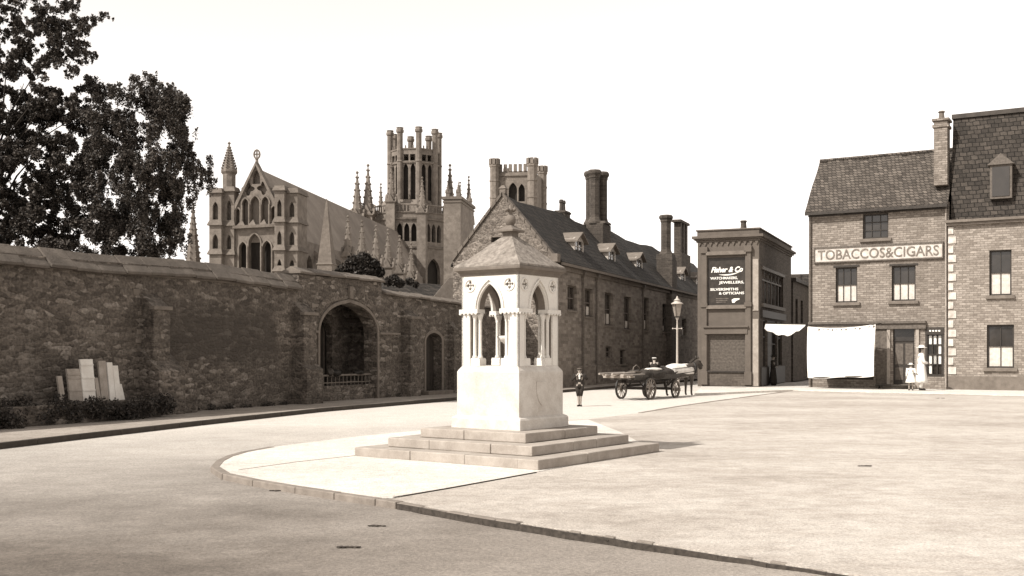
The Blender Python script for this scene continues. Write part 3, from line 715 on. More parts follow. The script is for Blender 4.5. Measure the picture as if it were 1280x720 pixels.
mb = MB(); mb.box(xm-1.5, xm+1.5, yc-.4, yc+.4, EZ, zc0); ch = mb.build('chimney', M['chim'], pal, bevel=.02); mb = MB(); mb.box(xm-1.45, xm+1.5, yc-.35, yc+.35, zc1-.18, zc1); mb.build('chimney_cap', M['chim'], ch, bevel=.02)
for q in (-1.15, -.2, .75): 
    s_ = MB(); s_.box(xm+q, xm+q+.45, yc-.25, yc+.25, zc0, zc1-.18); s_.build('chimney_shaft', M['chim'], ch)
yc = GW+.2
xm, zc0 = PF.front(703, 276, yc); zc1 = PF.front(703, 264, yc)[1]
mb = MB(); mb.box(xm-.45, xm+.45, yc-.3, yc+.3, RZp-.6, zc1); mb.box(xm-.5, xm+.5, yc-.35, yc+.35, zc1-.15, zc1-.05); ch = mb.build('chimney', M['chim'], pal, bevel=.02)
for q in (-.2, .2):
    s_ = MB(); s_.lathe([(.11, zc1), (.09, zc1+.4), (.13, zc1+.45), (.1, zc1+.6)], (xm+q, yc, 0), 10); s_.build('chimney_pot', M['slate'], ch)
# a further range closing the street
FFr = PF.world(Lp, -1.0); F2 = Frame(FFr.x, FFr.y, PA)
fr_ = thing('far_house', F2, 'distant dark brick house closing the street beyond the long palace range', 'house')
mb = MB(); mb.box(0, 14, 0, 5, 0, 5.6); mb.build('wall', M['brickp'], fr_)
mb = MB(); mb.prism([(-.2, 5.6), (5.2, 5.6), (2.5, 8)], [], 0, 14, lambda x, y, z: (y, x, z)); mb.build('roof', M['tilep'], fr_)

# ------------------------------------------------------------------ generic sash window
def sash(parent, r, yf, mat='darkwood', rows=2, cols=2, curt=.45, depth=.12, sill='dress', pane='glass'):
    x0, x1 = r[0][0], r[1][0]; z0, z1 = r[0][1], r[2][1]; t = .07; y = yf+depth
    f = MB(); f.box(x0, x0+t, y, y+.06, z0, z1); f.box(x1-t, x1, y, y+.06, z0, z1); f.box(x0+t, x1-t, y, y+.06, z0, z0+t); f.box(x0+t, x1-t, y, y+.06, z1-t, z1)
    for i in range(1, cols): x = x0+(x1-x0)*i/cols; f.box(x-.015, x+.015, y+.01, y+.05, z0+t, z1-t)
    for i in range(1, rows): z = z0+(z1-z0)*i/rows; f.box(x0+t, x1-t, y+.008, y+.052, z-.018, z+.018)
    o = f.build('window', M[mat], parent)
    p = MB(); p.box(x0+.01, x1-.01, y+.065, y+.08, z0+.01, z1-.01); p.build('pane', M[pane], o)
    if curt:
        c = MB(); n = 16; pts = []
        for i in range(n+1):
            pts.append((x0+t+(x1-x0-2*t)*i/n, y+.056+.004*(i % 2)))
        for (a, ya), (b, yb) in zip(pts[:-1], pts[1:]): c.add([(a, ya, z0+t), (b, yb, z0+t), (b, yb, z0+(z1-z0)*curt), (a, ya, z0+(z1-z0)*curt)], [(0, 1, 2, 3)])
        c.build('curtain', M['curtain'], o)
    if sill:
        s_ = MB(); s_.box(x0-.14, x1+.14, yf-.12, yf+depth, z0-.15, z0-.003); s_.build('sill', M[sill], o, bevel=.01)
    return o
def text(body, size, x, y, z, mat, parent, name='lettering', shear=0, fit=None, ext=.012, bold=0, rotx=90):
    c = bpy.data.curves.new('txt', 'FONT'); c.body = body; c.size = size; c.extrude = ext; c.shear = shear; c.offset = bold; c.resolution_u = 3
    t = bpy.data.objects.new('txt', c); COL.objects.link(t); dg = bpy.context.evaluated_depsgraph_get(); dg.update()
    me = bpy.data.meshes.new_from_object(t.evaluated_get(dg)); bpy.data.objects.remove(t); bpy.data.curves.remove(c)
    xs_ = [v.co.x for v in me.vertices]; wd = max(xs_)-min(xs_); k = fit/wd if fit else 1; mn = min(xs_)
    for v in me.vertices: a = v.co.copy(); v.co = Vector((x+(a.x-mn)*k, y-a.z, z+a.y))
    me.materials.clear(); me.materials.append(M[mat]); o = bpy.data.objects.new(name, me); COL.objects.link(o); o.parent = parent; return o

# ------------------------------------------------------------------ jeweller's shop
jew = thing('jeweller_shop', JF, 'narrow flat topped stucco corner shop with dark jewellers signboard above a shutter', 'shop')
JW = 3.0; JD = 10.2; JT = 7.55
bd = JF.rect(884.5, 322, 932, 381); sh = JF.rect(885, 418, 931, 463)
mb = MB(); mb.prism(rc(0, JW, 0, JT-.45), [bd, sh], 0, .3); mb.build('front_wall', M['render'], jew)
ups = []
mb = MB()
def js(px, py): return JF.side(px, py, JW)
# side wall openings (upper window band, shop openings)
u0, u1 = js(952.5, 330), js(979, 350)
uz0, uz1 = 4.1, 5.75
s0 = js(954, 440)[0]; s1 = js(985, 440)[0]
doors = [rc(js(953.5, 430)[0]+.05, js(958.5, 430)[0], 1.0, 3.3), rc(js(959.8, 430)[0], js(971, 430)[0], .1, 3.3), rc(js(972.3, 430)[0], js(977.5, 430)[0], 1.0, 3.3)]
T_side = lambda x, y, z: (JW-y, x, z)
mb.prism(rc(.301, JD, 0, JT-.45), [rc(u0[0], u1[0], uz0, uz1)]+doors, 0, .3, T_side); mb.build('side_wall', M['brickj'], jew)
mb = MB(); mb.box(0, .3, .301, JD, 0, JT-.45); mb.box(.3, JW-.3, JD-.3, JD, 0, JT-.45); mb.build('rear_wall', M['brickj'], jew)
# upper window band with tracery
yy0, yy1 = u0[0], u1[0]
f = MB(); nb = 6
for i in range(nb+1): y = yy0+(yy1-yy0)*i/nb; f.box(JW-.16, JW-.08, y-.05, y+.05, uz0, uz1)
f.box(JW-.155, JW-.085, yy0, yy1, uz1-.5, uz1-.42); f.box(JW-.02, JW+.1, yy0-.2, yy1+.2, uz0-.18, uz0-.003); f.box(JW-.02, JW+.08, yy0-.2, yy1+.2, uz1+.003, uz1+.15)
for i in range(nb):
    y = yy0+(yy1-yy0)*(i+.5)/nb; f.tube([(JW-.12, y+.18*math.cos(a), uz1-.22+.18*math.sin(a)) for a in np.linspace(0, 2*math.pi, 13)], .03, 5, False)
wj = f.build('window', M['midwood'], jew); p = MB(); p.box(JW-.22, JW-.2, yy0, yy1, uz0, uz1); p.build('pane', M['glass'], wj)
# shop interior plates: pale blinds and door
for i, dr in enumerate(doors):
    y0, y1 = dr[0][0], dr[1][0]; z0, z1 = dr[0][1], dr[2][1]
    f = MB(); f.box(JW-.16, JW-.08, y0, y0+.06, z0, z1); f.box(JW-.16, JW-.08, y1-.06, y1, z0, z1); f.box(JW-.16, JW-.08, y0+.06, y1-.06, z1-.06, z1); f.box(JW-.155, JW-.085, y0+.06, y1-.06, z0+(z1-z0)*.62, z0+(z1-z0)*.62+.05)
    o = f.build('shop_window' if i != 1 else 'door', M['darkwood'], jew)
    p = MB(); p.box(JW-.22, JW-.2, y0, y1, z0, z1); p.build('blind' if i != 1 else 'door_panel', M['canvas'] if i != 1 else M['darkwood'], o)
# cornice, parapet
mb = MB(); e = .12
def ringbox(mb, e, z0, z1): mb.box(-e, JW+e, -e, JD+e, z0, z1)
ringbox(mb, .06, JT-.45, JT-.36); ringbox(mb, .14, JT-.36, JT-.28); ringbox(mb, .24, JT-.28, JT-.15); mb.build('cornice', M['render'], jew, bevel=.01)
mb = MB(); ringbox(mb, .02, JT-.15, JT+.10); ringbox(mb, .08, JT+.10, JT+.17); mb.build('parapet', M['render'], jew, bevel=.01)
for q in range(11):
    x = .1+q*(JW-.2)/10; mb = MB(); mb.prism([(x-.09, JT-.46), (x+.09, JT-.46), (x, JT-.66)], [], -.06, .01); mb.build('corbel', M['render'], jew)
mb = MB(); mb.box(JW*.5, JW*.5+.5, 2.4, 2.9, JT+.1, JT+.35); mb.lathe([(.17, JT+.35), (.14, JT+.75), (.18, JT+.8), (.15, JT+.86)], (JW*.5+.25, 2.65, 0), 10); mb.build('chimney', M['chim'], jew)
# pilasters, sign, shutter
for a, b in ((877.5, 884), (932, 939)):
    r = JF.rect(a, 300, b, 480); mb = MB(); mb.box(r[0][0], r[1][0], -.12, .01, .1, 6.75); mb.box(r[0][0]-.05, r[1][0]+.05, -.2, .01, 6.55, 6.85); mb.box(r[0][0]-.04, r[1][0]+.04, -.18, .01, 3.9, 4.1); mb.box(r[0][0]-.04, r[1][0]+.04, -.17, .01, .1, .75); mb.build('pilaster', M['render'], jew, bevel=.01)
x0, x1 = bd[0][0], bd[1][0]; z0, z1 = bd[0][1], bd[2][1]
mb = MB(); mb.box(x0-.05, x1+.05, -.2, .01, z1+.12, z1+.30); mb.build('sign_frame', M['dress'], jew, bevel=.01)
mb = MB(); mb.box(x0-.05, x1+.05, -.16, .01, z0-.2, z0-.03); mb.build('sign_frame', M['dress'], jew, bevel=.01)
mb = MB(); mb.box(x0, x1, .03, .09, z0, z1); sb = mb.build('signboard', M['signdark'], jew)
bw_ = x1-x0; bh_ = z1-z0
def zs(py): return JF.front(908, py)[1]
text('Fisher & Co', .36, x0+bw_*.09, .02, zs(340), 'letter', sb, shear=.35, fit=bw_*.84, bold=.012)
mb = MB(); pts = [(x0+bw_*(.3+.6*t), .02, zs(343)-.06*math.sin(t*3)+.16*t*t) for t in np.linspace(0, 1, 9)]; mb.tube(pts, [.005, .02, .03, .035, .035, .03, .025, .015, .005], 6); mb.build('flourish', M['letter'], sb)
text('WATCHMAKERS,', .17, x0+bw_*.07, .02, zs(349), 'letter', sb, fit=bw_*.72, bold=.004)
text('JEWELLERS,', .17, x0+bw_*.3, .02, zs(354.5), 'letter', sb, fit=bw_*.66, bold=.004)
text('SILVERSMITHS', .17, x0+bw_*.07, .02, zs(363), 'letter', sb, fit=bw_*.74, bold=.004)
text('& OPTICIANS', .17, x0+bw_*.3, .02, zs(368), 'letter', sb, fit=bw_*.66, bold=.004)
mb = MB(); 
for k in range(3): z = zs(373.5+k*2.2); mb.box(x0+bw_*.22, x0+bw_*(.55-.03*k), .02, .031, z, z+.03)
mb.build('small_print', M['letterd'], sb)
mb = MB(); zc = zs(376); xc = x0+bw_*.7
mb.prism([(xc-.1, zc-.1), (xc+.02, zc-.1), (xc+.08, zc-.02), (xc+.16, zc+.02), (xc+.26, zc+.06), (xc+.26, zc+.11), (xc-.02, zc+.11), (xc-.12, zc+.05)], [], .018, .031); mb.build('pointing_hand', M['letter'], sb)
x0, x1 = sh[0][0], sh[1][0]; z0, z1 = sh[0][1], sh[2][1]
mb = MB(); n = 26
for i in range(n): za_ = z0+(z1-z0)*i/n; mb.box(x0, x1, .10, .13+.0*i, za_, za_+(z1-z0)/n-.012)
mb.box(x0, x1, .13, .16, z0, z1); mb.build('roller_shutter', M['midwood'], jew)
mb = MB(); mb.box(x0-.15, x1+.15, -.16, .01, z1+.02, z1+.32); mb.box(x0-.2, x1+.2, -.24, .01, z1+.33, z1+.42); mb.build('shop_fascia', M['render'], jew, bevel=.01)
mb = MB(); mb.box(x0-.02, x1+.02, -.1, .01, z0-.1, z0-.01); mb.build('shutter_sill', M['darkwood'], jew)
mb = MB(); mb.box(x0, x1, -.03, .01, .05, z0-.12); mb.build('stall_riser', M['brickj'], jew)
r = JF.rect(941, 330, 947.5, 480); 
mb = MB(); mb.box(r[0][0], JW-.02, -.04, .01, .05, 3.3); mb.box(r[0][0], JW-.02, -.04, .01, 3.7, 6.2); mb.build('corner_strip', M['palewood2'], jew)
# side fascia
mb = MB(); mb.box(JW-.01, JW+.12, .4, js(980, 400)[0], 3.4, 3.75); mb.build('side_fascia', M['darkwood'], jew)
mb = MB(); mb.box(JW-.01, JW+.06, .4, js(980, 400)[0], .05, .95); mb.build('side_riser', M['darkwood'], jew)
# canvas awning across the alley
aw = thing('awning', JF, 'white canvas awning sagging across the alley beside the jewellers shop', 'awning')
mb = MB(); A = JF.local(at(957, 405, 51.8)); B = JF.local(at(1007, 406, 51.6))
n = 14; rows = []
for j in range(5):
    row = []
    for i in range(n+1):
        t = i/n; s_ = j/4
        p = A.lerp(B, t); sag = .42*(4*t*(1-t))*s_**1
        p = p+Vector((0, -.35*s_, -.12*s_-sag*(.75)-.04*math.sin(i*1.7)*s_-(.10*s_ if t < .75 else 0)))
        row.append(p)
    rows.append(row)
vs = [p for r_ in rows for p in r_]+[p+Vector((0, .015, -.01)) for r_ in rows for p in r_]; N1 = 5*(n+1); fs = []
for j in range(4):
    for i in range(n):
        a = j*(n+1)+i; fs += [(a, a+1, a+n+2, a+n+1), (N1+a, N1+a+n+1, N1+a+n+2, N1+a+1)]
mb.add(vs, fs); mb.build('canvas', M['canvas'], aw, smooth=True)
mb = MB(); mb.tube([A+Vector((0, .02, .03)), B+Vector((0, .02, .03))], .02, 6); mb.build('awning_pole', M['darkwood'], aw)
# building further down the alley
K = JF.world(JW-.05, JD+.4); AF = Frame(K.x, K.y, R(-23))
al = thing('alley_house', AF, 'low dark brick building further down the alley behind the jewellers', 'house')
mb = MB(); mb.prism(rc(0, 9, 0, 5.75), [rc(.9, 1.8, 3.2, 4.8), rc(3, 3.9, 3.2, 4.8)], 0, .3, lambda x, y, z: (.1-y, x, z)); mb.box(-5, -.2, 0, 9, 0, 5.74); mb.build('wall', M['brickj'], al)
mb = MB(); mb.box(-5, .3, -.2, 9.2, 5.75, 5.95); mb.build('roof', M['slate'], al)
for y in (.9, 3.0):
    mb = MB(); mb.box(-.12, -.1, y, y+.9, 3.2, 4.8); mb.box(-.1, -.06, y+.42, y+.48, 3.2, 4.8); mb.box(-.1, -.06, y, y+.9, 3.97, 4.03); mb.build('window', M['glass'], al)
mb = MB(); mb.box(-.8, -.2, 5, 5.8, 5.9, 6.5); mb.build('chimney', M['chim'], al)
# end of alley
E = Frame(16.5, 72, R(-23)); eh = thing('alley_end_house', E, 'dark house front closing the far end of the alley', 'house')
mb = MB(); mb.box(-2, 8, 0, 5, 0, 5.2); mb.build('wall', M['brickj'], eh)
mb = MB(); mb.prism([(-.3, 5.2), (5.3, 5.2), (2.5, 7)], [], -2.2, 8.2, lambda x, y, z: (y, x, z)); mb.build('roof', M['tilep'], eh)

# ------------------------------------------------------------------ tobacconist
tob = thing('tobacconist_shop', TF, 'three storey pale brick shop with steep tiled roof and long painted sign band', 'shop')
TW = 6.3; TZ = 8.5; TD = 5.0
w_top = TF.rect(1078.5, 267, 1110.5, 298); w_l = TF.rect(1044.5, 334, 1071.5, 378); w_r = TF.rect(1114.5, 332, 1144.5, 376)
dr = TF.rect(1116, 410, 1143, 481); dr = [(a, max(b, .2)) for a, b in dr]
sw = TF.rect(1156.5, 409, 1180, 471)
shf = TF.rect(1016, 408, 1092, 474)
mb = MB(); mb.prism(rc(0, TW, 0, TZ), [w_top, w_l, w_r, dr, sw, shf], 0, .3); mb.build('front_wall', M['brickt'], tob)
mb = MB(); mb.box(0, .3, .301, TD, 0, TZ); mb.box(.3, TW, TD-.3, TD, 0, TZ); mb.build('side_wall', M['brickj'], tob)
sash(tob, w_top, 0, rows=3, cols=3, curt=0); sash(tob, w_l, 0, curt=.5, rows=2, cols=3); sash(tob, w_r, 0, curt=.5, rows=2, cols=3)
for r in (w_top, w_l, w_r):
    mb = MB(); mb.box(r[0][0]-.1, r[1][0]+.1, -.03, .01, r[2][1]+.002, r[2][1]+.09); mb.build('lintel', M['darkwood'], tob)
# roof: tiled slope with thickness and uneven surface
rd = 2.5; rh = 11.25
mb = MB(); nx_ = 20; ny_ = 10
def rpt(i, j, dz=0):
    x = -.12+(TW+.12)*i/nx_; s_ = j/ny_; y = -.30+(rd+.30)*s_; z = TZ-.12+(rh-TZ+.12)*s_+.035*math.sin(i*.9+j*.5)+.03*math.sin(i*2.1-j)
    return (x, y, z+dz)
vs = [rpt(i, j) for j in range(ny_+1) for i in range(nx_+1)]+[rpt(i, j, -.14) for j in range(ny_+1) for i in range(nx_+1)]; n1_ = (nx_+1)*(ny_+1)
fs = []
for j in range(ny_):
    for i in range(nx_): a = j*(nx_+1)+i; fs += [(a, a+1, a+nx_+2, a+nx_+1), (n1_+a, n1_+a+nx_+1, n1_+a+nx_+2, n1_+a+1)]
for i in range(nx_): fs += [(i, n1_+i, n1_+i+1, i+1), (ny_*(nx_+1)+i, ny_*(nx_+1)+i+1, n1_+ny_*(nx_+1)+i+1, n1_+ny_*(nx_+1)+i)]
for j in range(ny_): a = j*(nx_+1); fs += [(a, a+nx_+1, n1_+a+nx_+1, n1_+a), (a+nx_, n1_+a+nx_, n1_+a+2*nx_+1, a+2*nx_+1)]
mb.add(vs, fs); mb.build('roof', M['tilet'], tob)
mb = MB(); mb.add([(-.12, rd, rh), (TW, rd, rh), (TW, TD+.3, TZ-.1), (-.12, TD+.3, TZ-.1), (-.12, rd, rh-.15), (TW, rd, rh-.15), (TW, TD+.3, TZ-.25), (-.12, TD+.3, TZ-.25)], [(0, 1, 2, 3), (7, 6, 5, 4), (0, 4, 5, 1), (1, 5, 6, 2), (2, 6, 7, 3), (3, 7, 4, 0)]); mb.build('rear_roof', M['tilet'], tob)
mb = MB(); 
for q in range(16): x = -.1+q*(TW)/16; mb.tube([(x, rd, rh+.02), (x+TW/16-.02, rd, rh+.02)], .1, 8)
mb.build('ridge_tiles', M['tilet'], tob)
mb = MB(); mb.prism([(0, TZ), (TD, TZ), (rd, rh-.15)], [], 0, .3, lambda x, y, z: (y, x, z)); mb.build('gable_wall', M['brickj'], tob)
mb = MB(); mb.box(-.1, TW, -.36, -.24, TZ-.26, TZ-.14); mb.box(-.0, TW, -.12, .01, TZ-.32, TZ-.12); mb.build('gutter', M['darkwood'], tob)
x = .09; mb = MB(); mb.tube([(x, -.08, .1), (x, -.08, TZ-.3)], .05, 8); mb.build('drainpipe', M['midwood'], tob)
x = TW-.1; mb = MB(); mb.tube([(x, -.08, .1), (x, -.08, TZ-.3)], .04, 8); mb.build('drainpipe', M['palewood2'], tob)
# painted sign
sg = TF.rect(1019, 307.5, 1178, 324)
sx0, sx1 = sg[0][0], sg[1][0]; sz0, sz1 = sg[0][1]-.02, sg[2][1]+.0
mb = MB(); mb.box(sx0, sx1, -.06, .01, sz0, sz1); sgo = mb.build('signboard', M['signbg'], tob)
mb = MB(); mb.prism(rc(sx0-.05, sx1+.05, sz0-.06, sz1+.07), [rc(sx0, sx1, sz0, sz1)], -.11, .01); mb.build('sign_frame', M['midwood'], sgo)
s_h = sz1-sz0
text('TOBACCOS&CIGARS', s_h*1.02, sx0+.14, -.06, sz0+s_h*.15, 'letterd', sgo, fit=(sx1-sx0)-.28, ext=.02, bold=.006)
# shopfront
zf = TF.front(1060, 404)[1]; xe = TF.front(1158, 440)[0]
mb = MB(); mb.box(.02, xe, -.22, .01, zf-.05, zf+.07); mb.box(.02, xe, -.14, .01, zf-.3, zf-.051); mb.build('shop_fascia', M['midwood'], tob, bevel=.01)
x0, x1 = shf[0][0], shf[1][0]; z0, z1 = shf[0][1], shf[2][1]
mb = MB(); mb.box(x0, x1, .12, .2, z0, z0+.1); mb.box(x0, x1, .12, .2, z1-.1, z1)
for q in range(5): x = x0+(x1-x0)*q/4; mb.box(max(x-.04, x0), min(x+.04, x1), .121, .199, z0+.1, z1-.1)
so_ = mb.build('shop_window', M['darkwood'], tob); p = MB(); p.box(x0, x1, .21, .23, z0, z1); p.build('pane', M['glass'], so_)
r = TF.rect(1095, 408, 1108, 486); mb = MB(); mb.box(r[0][0], r[1][0]+.1, -.05, .01, .05, zf-.31); mb.build('pilaster', M['midwood'], tob)
r = TF.rect(1109, 408, 1113, 480); mb = MB(); mb.box(r[0][0], r[1][0], -.09, .01, .2, zf-.31); mb.build('pilaster', M['palewood2'], tob)
r = TF.rect(1145, 408, 1149, 484); mb = MB(); mb.box(r[0][0], r[1][0], -.09, .01, .05, zf-.31); mb.build('pilaster', M['palewood2'], tob)
x0, x1 = dr[0][0], dr[1][0]; z0, z1 = dr[0][1], dr[2][1]
mb = MB(); mb.box(x0, x1, .2, .26, z0, z1-.55); dro = mb.build('door', M['darkwood'], tob)
mb = MB()
for a in (.08, .55):
    for b, c_ in ((.1, .38), (.45, .92)): mb.box(x0+(x1-x0)*a, x0+(x1-x0)*(a+.37), .18, .201, z0+(z1-z0-.55)*b, z0+(z1-z0-.55)*c_)
mb.build('door_panel', M['midwood'], dro); mb = MB(); mb.box(x0, x1, .21, .23, z1-.55, z1); mb.box(x0, x1, .17, .26, z1-.6, z1-.551); mb.build('fanlight', M['glass'], dro)
mb = MB(); mb.ico((x1-.12, .15, z0+1.0), .04, sub=1); mb.build('handle', M['dress'], dro)
mb = MB(); mb.box(x0-.35, x1+.1, -.55, .15, .02, .19); mb.build('doorstep', M['step'], tob, bevel=.015)
mb = MB(); mb.box(x0-.6, x1+.05, -.95, -.56, .16, .2); 
for a in (x0-.5, x1-.05): mb.box(a, a+.05, -.9, -.6, .02, .16)
o = free(TF, mb, 'low_bench', M['darkwood']); tag(o, 'low dark plank standing at the doorstep of the tobacconist', 'bench')
# small window right with papers
x0, x1 = sw[0][0], sw[1][0]; z0, z1 = sw[0][1], sw[2][1]
f = MB(); f.box(x0, x1, -.03, .2, z1-.34, z1); f.box(x0, x0+.1, .0, .2, z0, z1-.34); f.box(x1-.1, x1, 0, .2, z0, z1-.34); f.box(x0+.1, x1-.1, 0, .2, z0, z0+.12)
for q in (1, 2): x = x0+.1+(x1-x0-.2)*q/3; f.box(x-.02, x+.02, .05, .12, z0+.12, z1-.34)
for q in (1, 2, 3): z = z0+.12+(z1-z0-.46)*q/4; f.box(x0+.1, x1-.1, .055, .115, z-.02, z+.02)
fo = f.build('shop_window', M['darkwood'], tob); p = MB(); p.box(x0, x1, .14, .16, z0, z1-.3); p.build('pane', M['glass'], fo)
zl = (z1-z0-.46)/4; xl = (x1-x0-.2)/3
for i, j in ((0, 3), (1, 3), (2, 3), (2, 2), (0, 1), (1, 1), (2, 1), (1, 0.95), (0, 0)):
    q = MB(); q.box(x0+.1+xl*i+.04, x0+.1+xl*(i+1)-.04, .125, .135, z0+.14+zl*j, z0+.12+zl*(j+1)-.05); q.build('poster', M['letter'], fo)
q = MB()
for k in range(4): q.box(x0+.18+k*.13, x0+.26+k*.13, -.045, -.031, z1-.2, z1-.13)
q.build('lettering', M['letter'], fo)
# dropped blind: white canvas on a frame in front of the shop window
bl = thing('shop_blind', TF, 'large white canvas blind with scalloped top hung out over the tobacconist window', 'awning')
P = [TF.local(at(1009.5, 408, 51.4)), TF.local(at(1094.5, 405, 49.3)), TF.local(at(1092.5, 470, 48.3)), TF.local(at(1010, 472, 50.4))]
n = 24; mrow = 12; vs = []
for j in range(mrow+1):
    for i in range(n+1):
        s_ = i/n; t = j/mrow; top = P[0].lerp(P[1], s_); bot = P[3].lerp(P[2], s_); p = top.lerp(bot, t)
        sag = -.12*4*s_*(1-s_)*(1-t) + (-.05*4*s_*(1-s_)-.03*math.sin(s_*9))*t
        vs.append(p+Vector((0, -.05*math.sin(s_*13+t*2)*t-.03*math.sin(s_*31)*(1-t)-.12*math.sin(math.pi*t)+(.03*math.sin(s_*80) if j == 0 else 0), sag)))
N1 = len(vs); vs += [v+Vector((0, .012, 0)) for v in vs]; fs = []
for j in range(mrow):
    for i in range(n): a = j*(n+1)+i; fs += [(a, a+1, a+n+2, a+n+1), (N1+a, N1+a+n+1, N1+a+n+2, N1+a+1)]
mb = MB(); mb.add(vs, fs); mb.build('canvas', M['canvas'], bl, smooth=True)
for q in range(13):
    mb = MB(); s_ = .18+.8*q/12; p = P[0].lerp(P[1], s_); zt_ = -.12*4*s_*(1-s_); mb.box(p.x-.035, p.x+.035, p.y-.07, p.y-.05, p.z+zt_-.2, p.z+zt_-.06); mb.build('scallop', M['midwood'], bl)
mb = MB(); mb.tube([P[0], P[0]+Vector((.1, .9, .05))], .02, 6); mb.tube([P[1], P[1]+Vector((.1, .7, .05))], .02, 6); mb.tube([P[3]+Vector((0, .02, 0)), P[2]+Vector((0, .02, 0))], .02, 6); mb.tube([P[0], P[1]], .02, 6)
mb.build('blind_frame', M['darkwood'], bl)
# chimney on the right gable
xc, zc = TF.front(1176.5, 205, .4); zt_ = TF.front(1176.5, 152, .4)[1]
mb = MB(); mb.box(xc-.28, xc+.30, .15, .95, zc-1.0, zt_); mb.box(xc-.34, xc+.36, .09, 1.01, zt_-.3, zt_-.18); mb.box(xc-.36, xc+.38, .07, 1.03, zt_, zt_+.1); ch = mb.build('chimney', M['brickt'], tob, bevel=.01)
mb = MB(); mb.lathe([(.14, zt_+.1), (.11, zt_+.4), (.16, zt_+.45), (.12, zt_+.5)], (xc, .5, 0), 10); mb.build('chimney_pot', M['dress'], ch)

# ------------------------------------------------------------------ neighbour at right
nb_ = TF.world(TW+.01, -.12); NF = Frame(nb_.x, nb_.y, TF.a)
nei = thing('corner_building', NF, 'tall quoined brick building with dark slate upper storey beside the tobacconist', 'house')
nh = [rc(1.6, 2.7, 1.0, 2.9), rc(1.7, 2.6, 4.2, 6.2), rc(3.9, 4.8, 4.2, 6.2), rc(3.8, 5.0, .9, 2.9)]
mb = MB(); mb.prism(rc(0, 9, 0, 7.5), nh, 0, .3); mb.build('front_wall', M['brickn'], nei)
for r in nh: sash(nei, r, 0, rows=2, cols=2, curt=.5)
mb = MB(); mb.box(-.1, 9, -.28, .3, 7.5, 7.62); mb.box(-.06, 9, -.18, .3, 7.38, 7.499); mb.build('cornice', M['dress'], nei, bevel=.01); mb = MB(); mb.box(0, 9, -.05, .01, 0, .62); mb.build('wall_base', M['dress'], nei, bevel=.01)
mb = MB()
for q in range(16): z = .7+q*.42; w_ = .22 if q % 2 else .34; mb.box(.0, w_, -.045, .01, z, z+.32)
mb.build('quoins', M['signbg'], nei, bevel=.01)
mb = MB(); mb.prism([(.35, 7.63), (6, 7.63), (6, 12.4), (1.1, 12.4)], [], .05, 9, lambda x, y, z: (y, x, z)); mb.box(-.0, 9, .301, 6, 0, 7.499); mb.build('upper_storey', M['slatet'], nei)
for x_ in (1.7, 3.9):
    mb = MB(); mb.box(x_, x_+.9, .2, 1.2, 8.5, 10.0); mb.prism([(x_-.1, 10), (x_+1, 10), (x_+.45, 10.5)], [], .1, 1.3); dmo = mb.build('dormer', M['midwood'], nei); mb = MB(); mb.box(x_+.1, x_+.8, .17, .199, 8.6, 9.9); mb.build('pane', M['glass'], dmo)
mb = MB(); mb.box(0, 9, 1.0, 6.1, 12.4, 12.6); mb.build('roof_edge', M['slate'], nei)

# ------------------------------------------------------------------ cathedral
CA = R(-8.0); CF = Frame(at(320.5, 440, 150).x, 150, CA)
cat = thing('cathedral', CF, 'great gothic cathedral with gabled east front, octagonal lantern and crenellated west tower', 'cathedral')
def cx_(px, y=0): return CF.front(px, 440, y)[0]
def cz_(px, py, y=0): return CF.front(px, py, y)[1]
def pinnacle(x, y, z0, z1, wd, name='pinnacle', sh=.55, mat='cath'):
    hh = z1-z0; mb = MB(); zs_ = z0+hh*sh
    mb.sq([(wd, z0), (wd, zs_-wd*.4), (wd*1.25, zs_-wd*.2), (wd*1.25, zs_)], (x, y, 0))
    mb.lathe([(wd*1.05, zs_), (wd*.08, z1-wd*.5), (wd*.25, z1-wd*.35), (wd*.25, z1-wd*.1), (wd*.05, z1)], (x, y, 0), 8)
    n = max(3, int((z1-zs_)/(wd*1.1)))
    for k in range(n):
        t = (k+.5)/n; r = wd*1.05*(1-t)+wd*.1
        for a in range(4):
            an = a*math.pi/2+math.pi/4; mb.ico((x+r*math.cos(an), y+r*math.sin(an), zs_+(z1-wd*.5-zs_)*t), wd*.2, sub=1)
    for a in range(4):               # gablets
        an = a*math.pi/2; T = lambda px_, py_, pz_, an=an: (x+math.cos(an)*px_-math.sin(an)*py_, y+math.sin(an)*px_+math.cos(an)*py_, pz_)
        mb.prism([(-wd*.9, zs_-.05), (wd*.9, zs_-.05), (0, zs_+wd*1.7)], [], -wd*1.3, -wd*.9, T)
    return mb.build(name, M[mat], cat)
# gable front
xl, xr = cx_(293), cx_(348); xm = (xl+xr)/2; z_a = cz_(320.5, 207); z_e = cz_(347, 262)
hol = []
def ar(px0, px1, pt, pb, hf=.9):
    a, b = cx_(px0), cx_(px1); w_ = (b-a)/2; zt_ = cz_(320, pt); h = w_*1.6; return arch((a+b)/2, cz_(320, pb), zt_-h, w_, h, 6)
hol += [ar(303, 311, 248, 281), ar(313.5, 325, 245, 281), ar(327.5, 336.5, 246, 281), ar(295, 300.5, 260, 283), ar(339.5, 345.5, 258, 278)]
hol += [ar(311, 326, 292, 343), ar(299, 309, 302, 343), ar(328.5, 339.5, 301, 343)]
hol += [quatre(cx_(310), cz_(310, 236), 1.0), quatre(cx_(329.5), cz_(329, 235), 1.0), arch(xm, cz_(320, 230), cz_(320, 224), .55, 1.3, 4)]
mb = MB(); mb.prism([(xl, 0), (xr, 0), (xr, z_e), (xm, z_a), (xl, z_e)], hol, 0, .9); mb.build('gable_front', M['cath'], cat)
mb = MB(); mb.prism([(xl, 0), (xr, 0), (xr, z_e), (xm, z_a-.3), (xl, z_e)], [], 1.2, 1.6); mb.build('gable_recess', M['cathd'], cat)
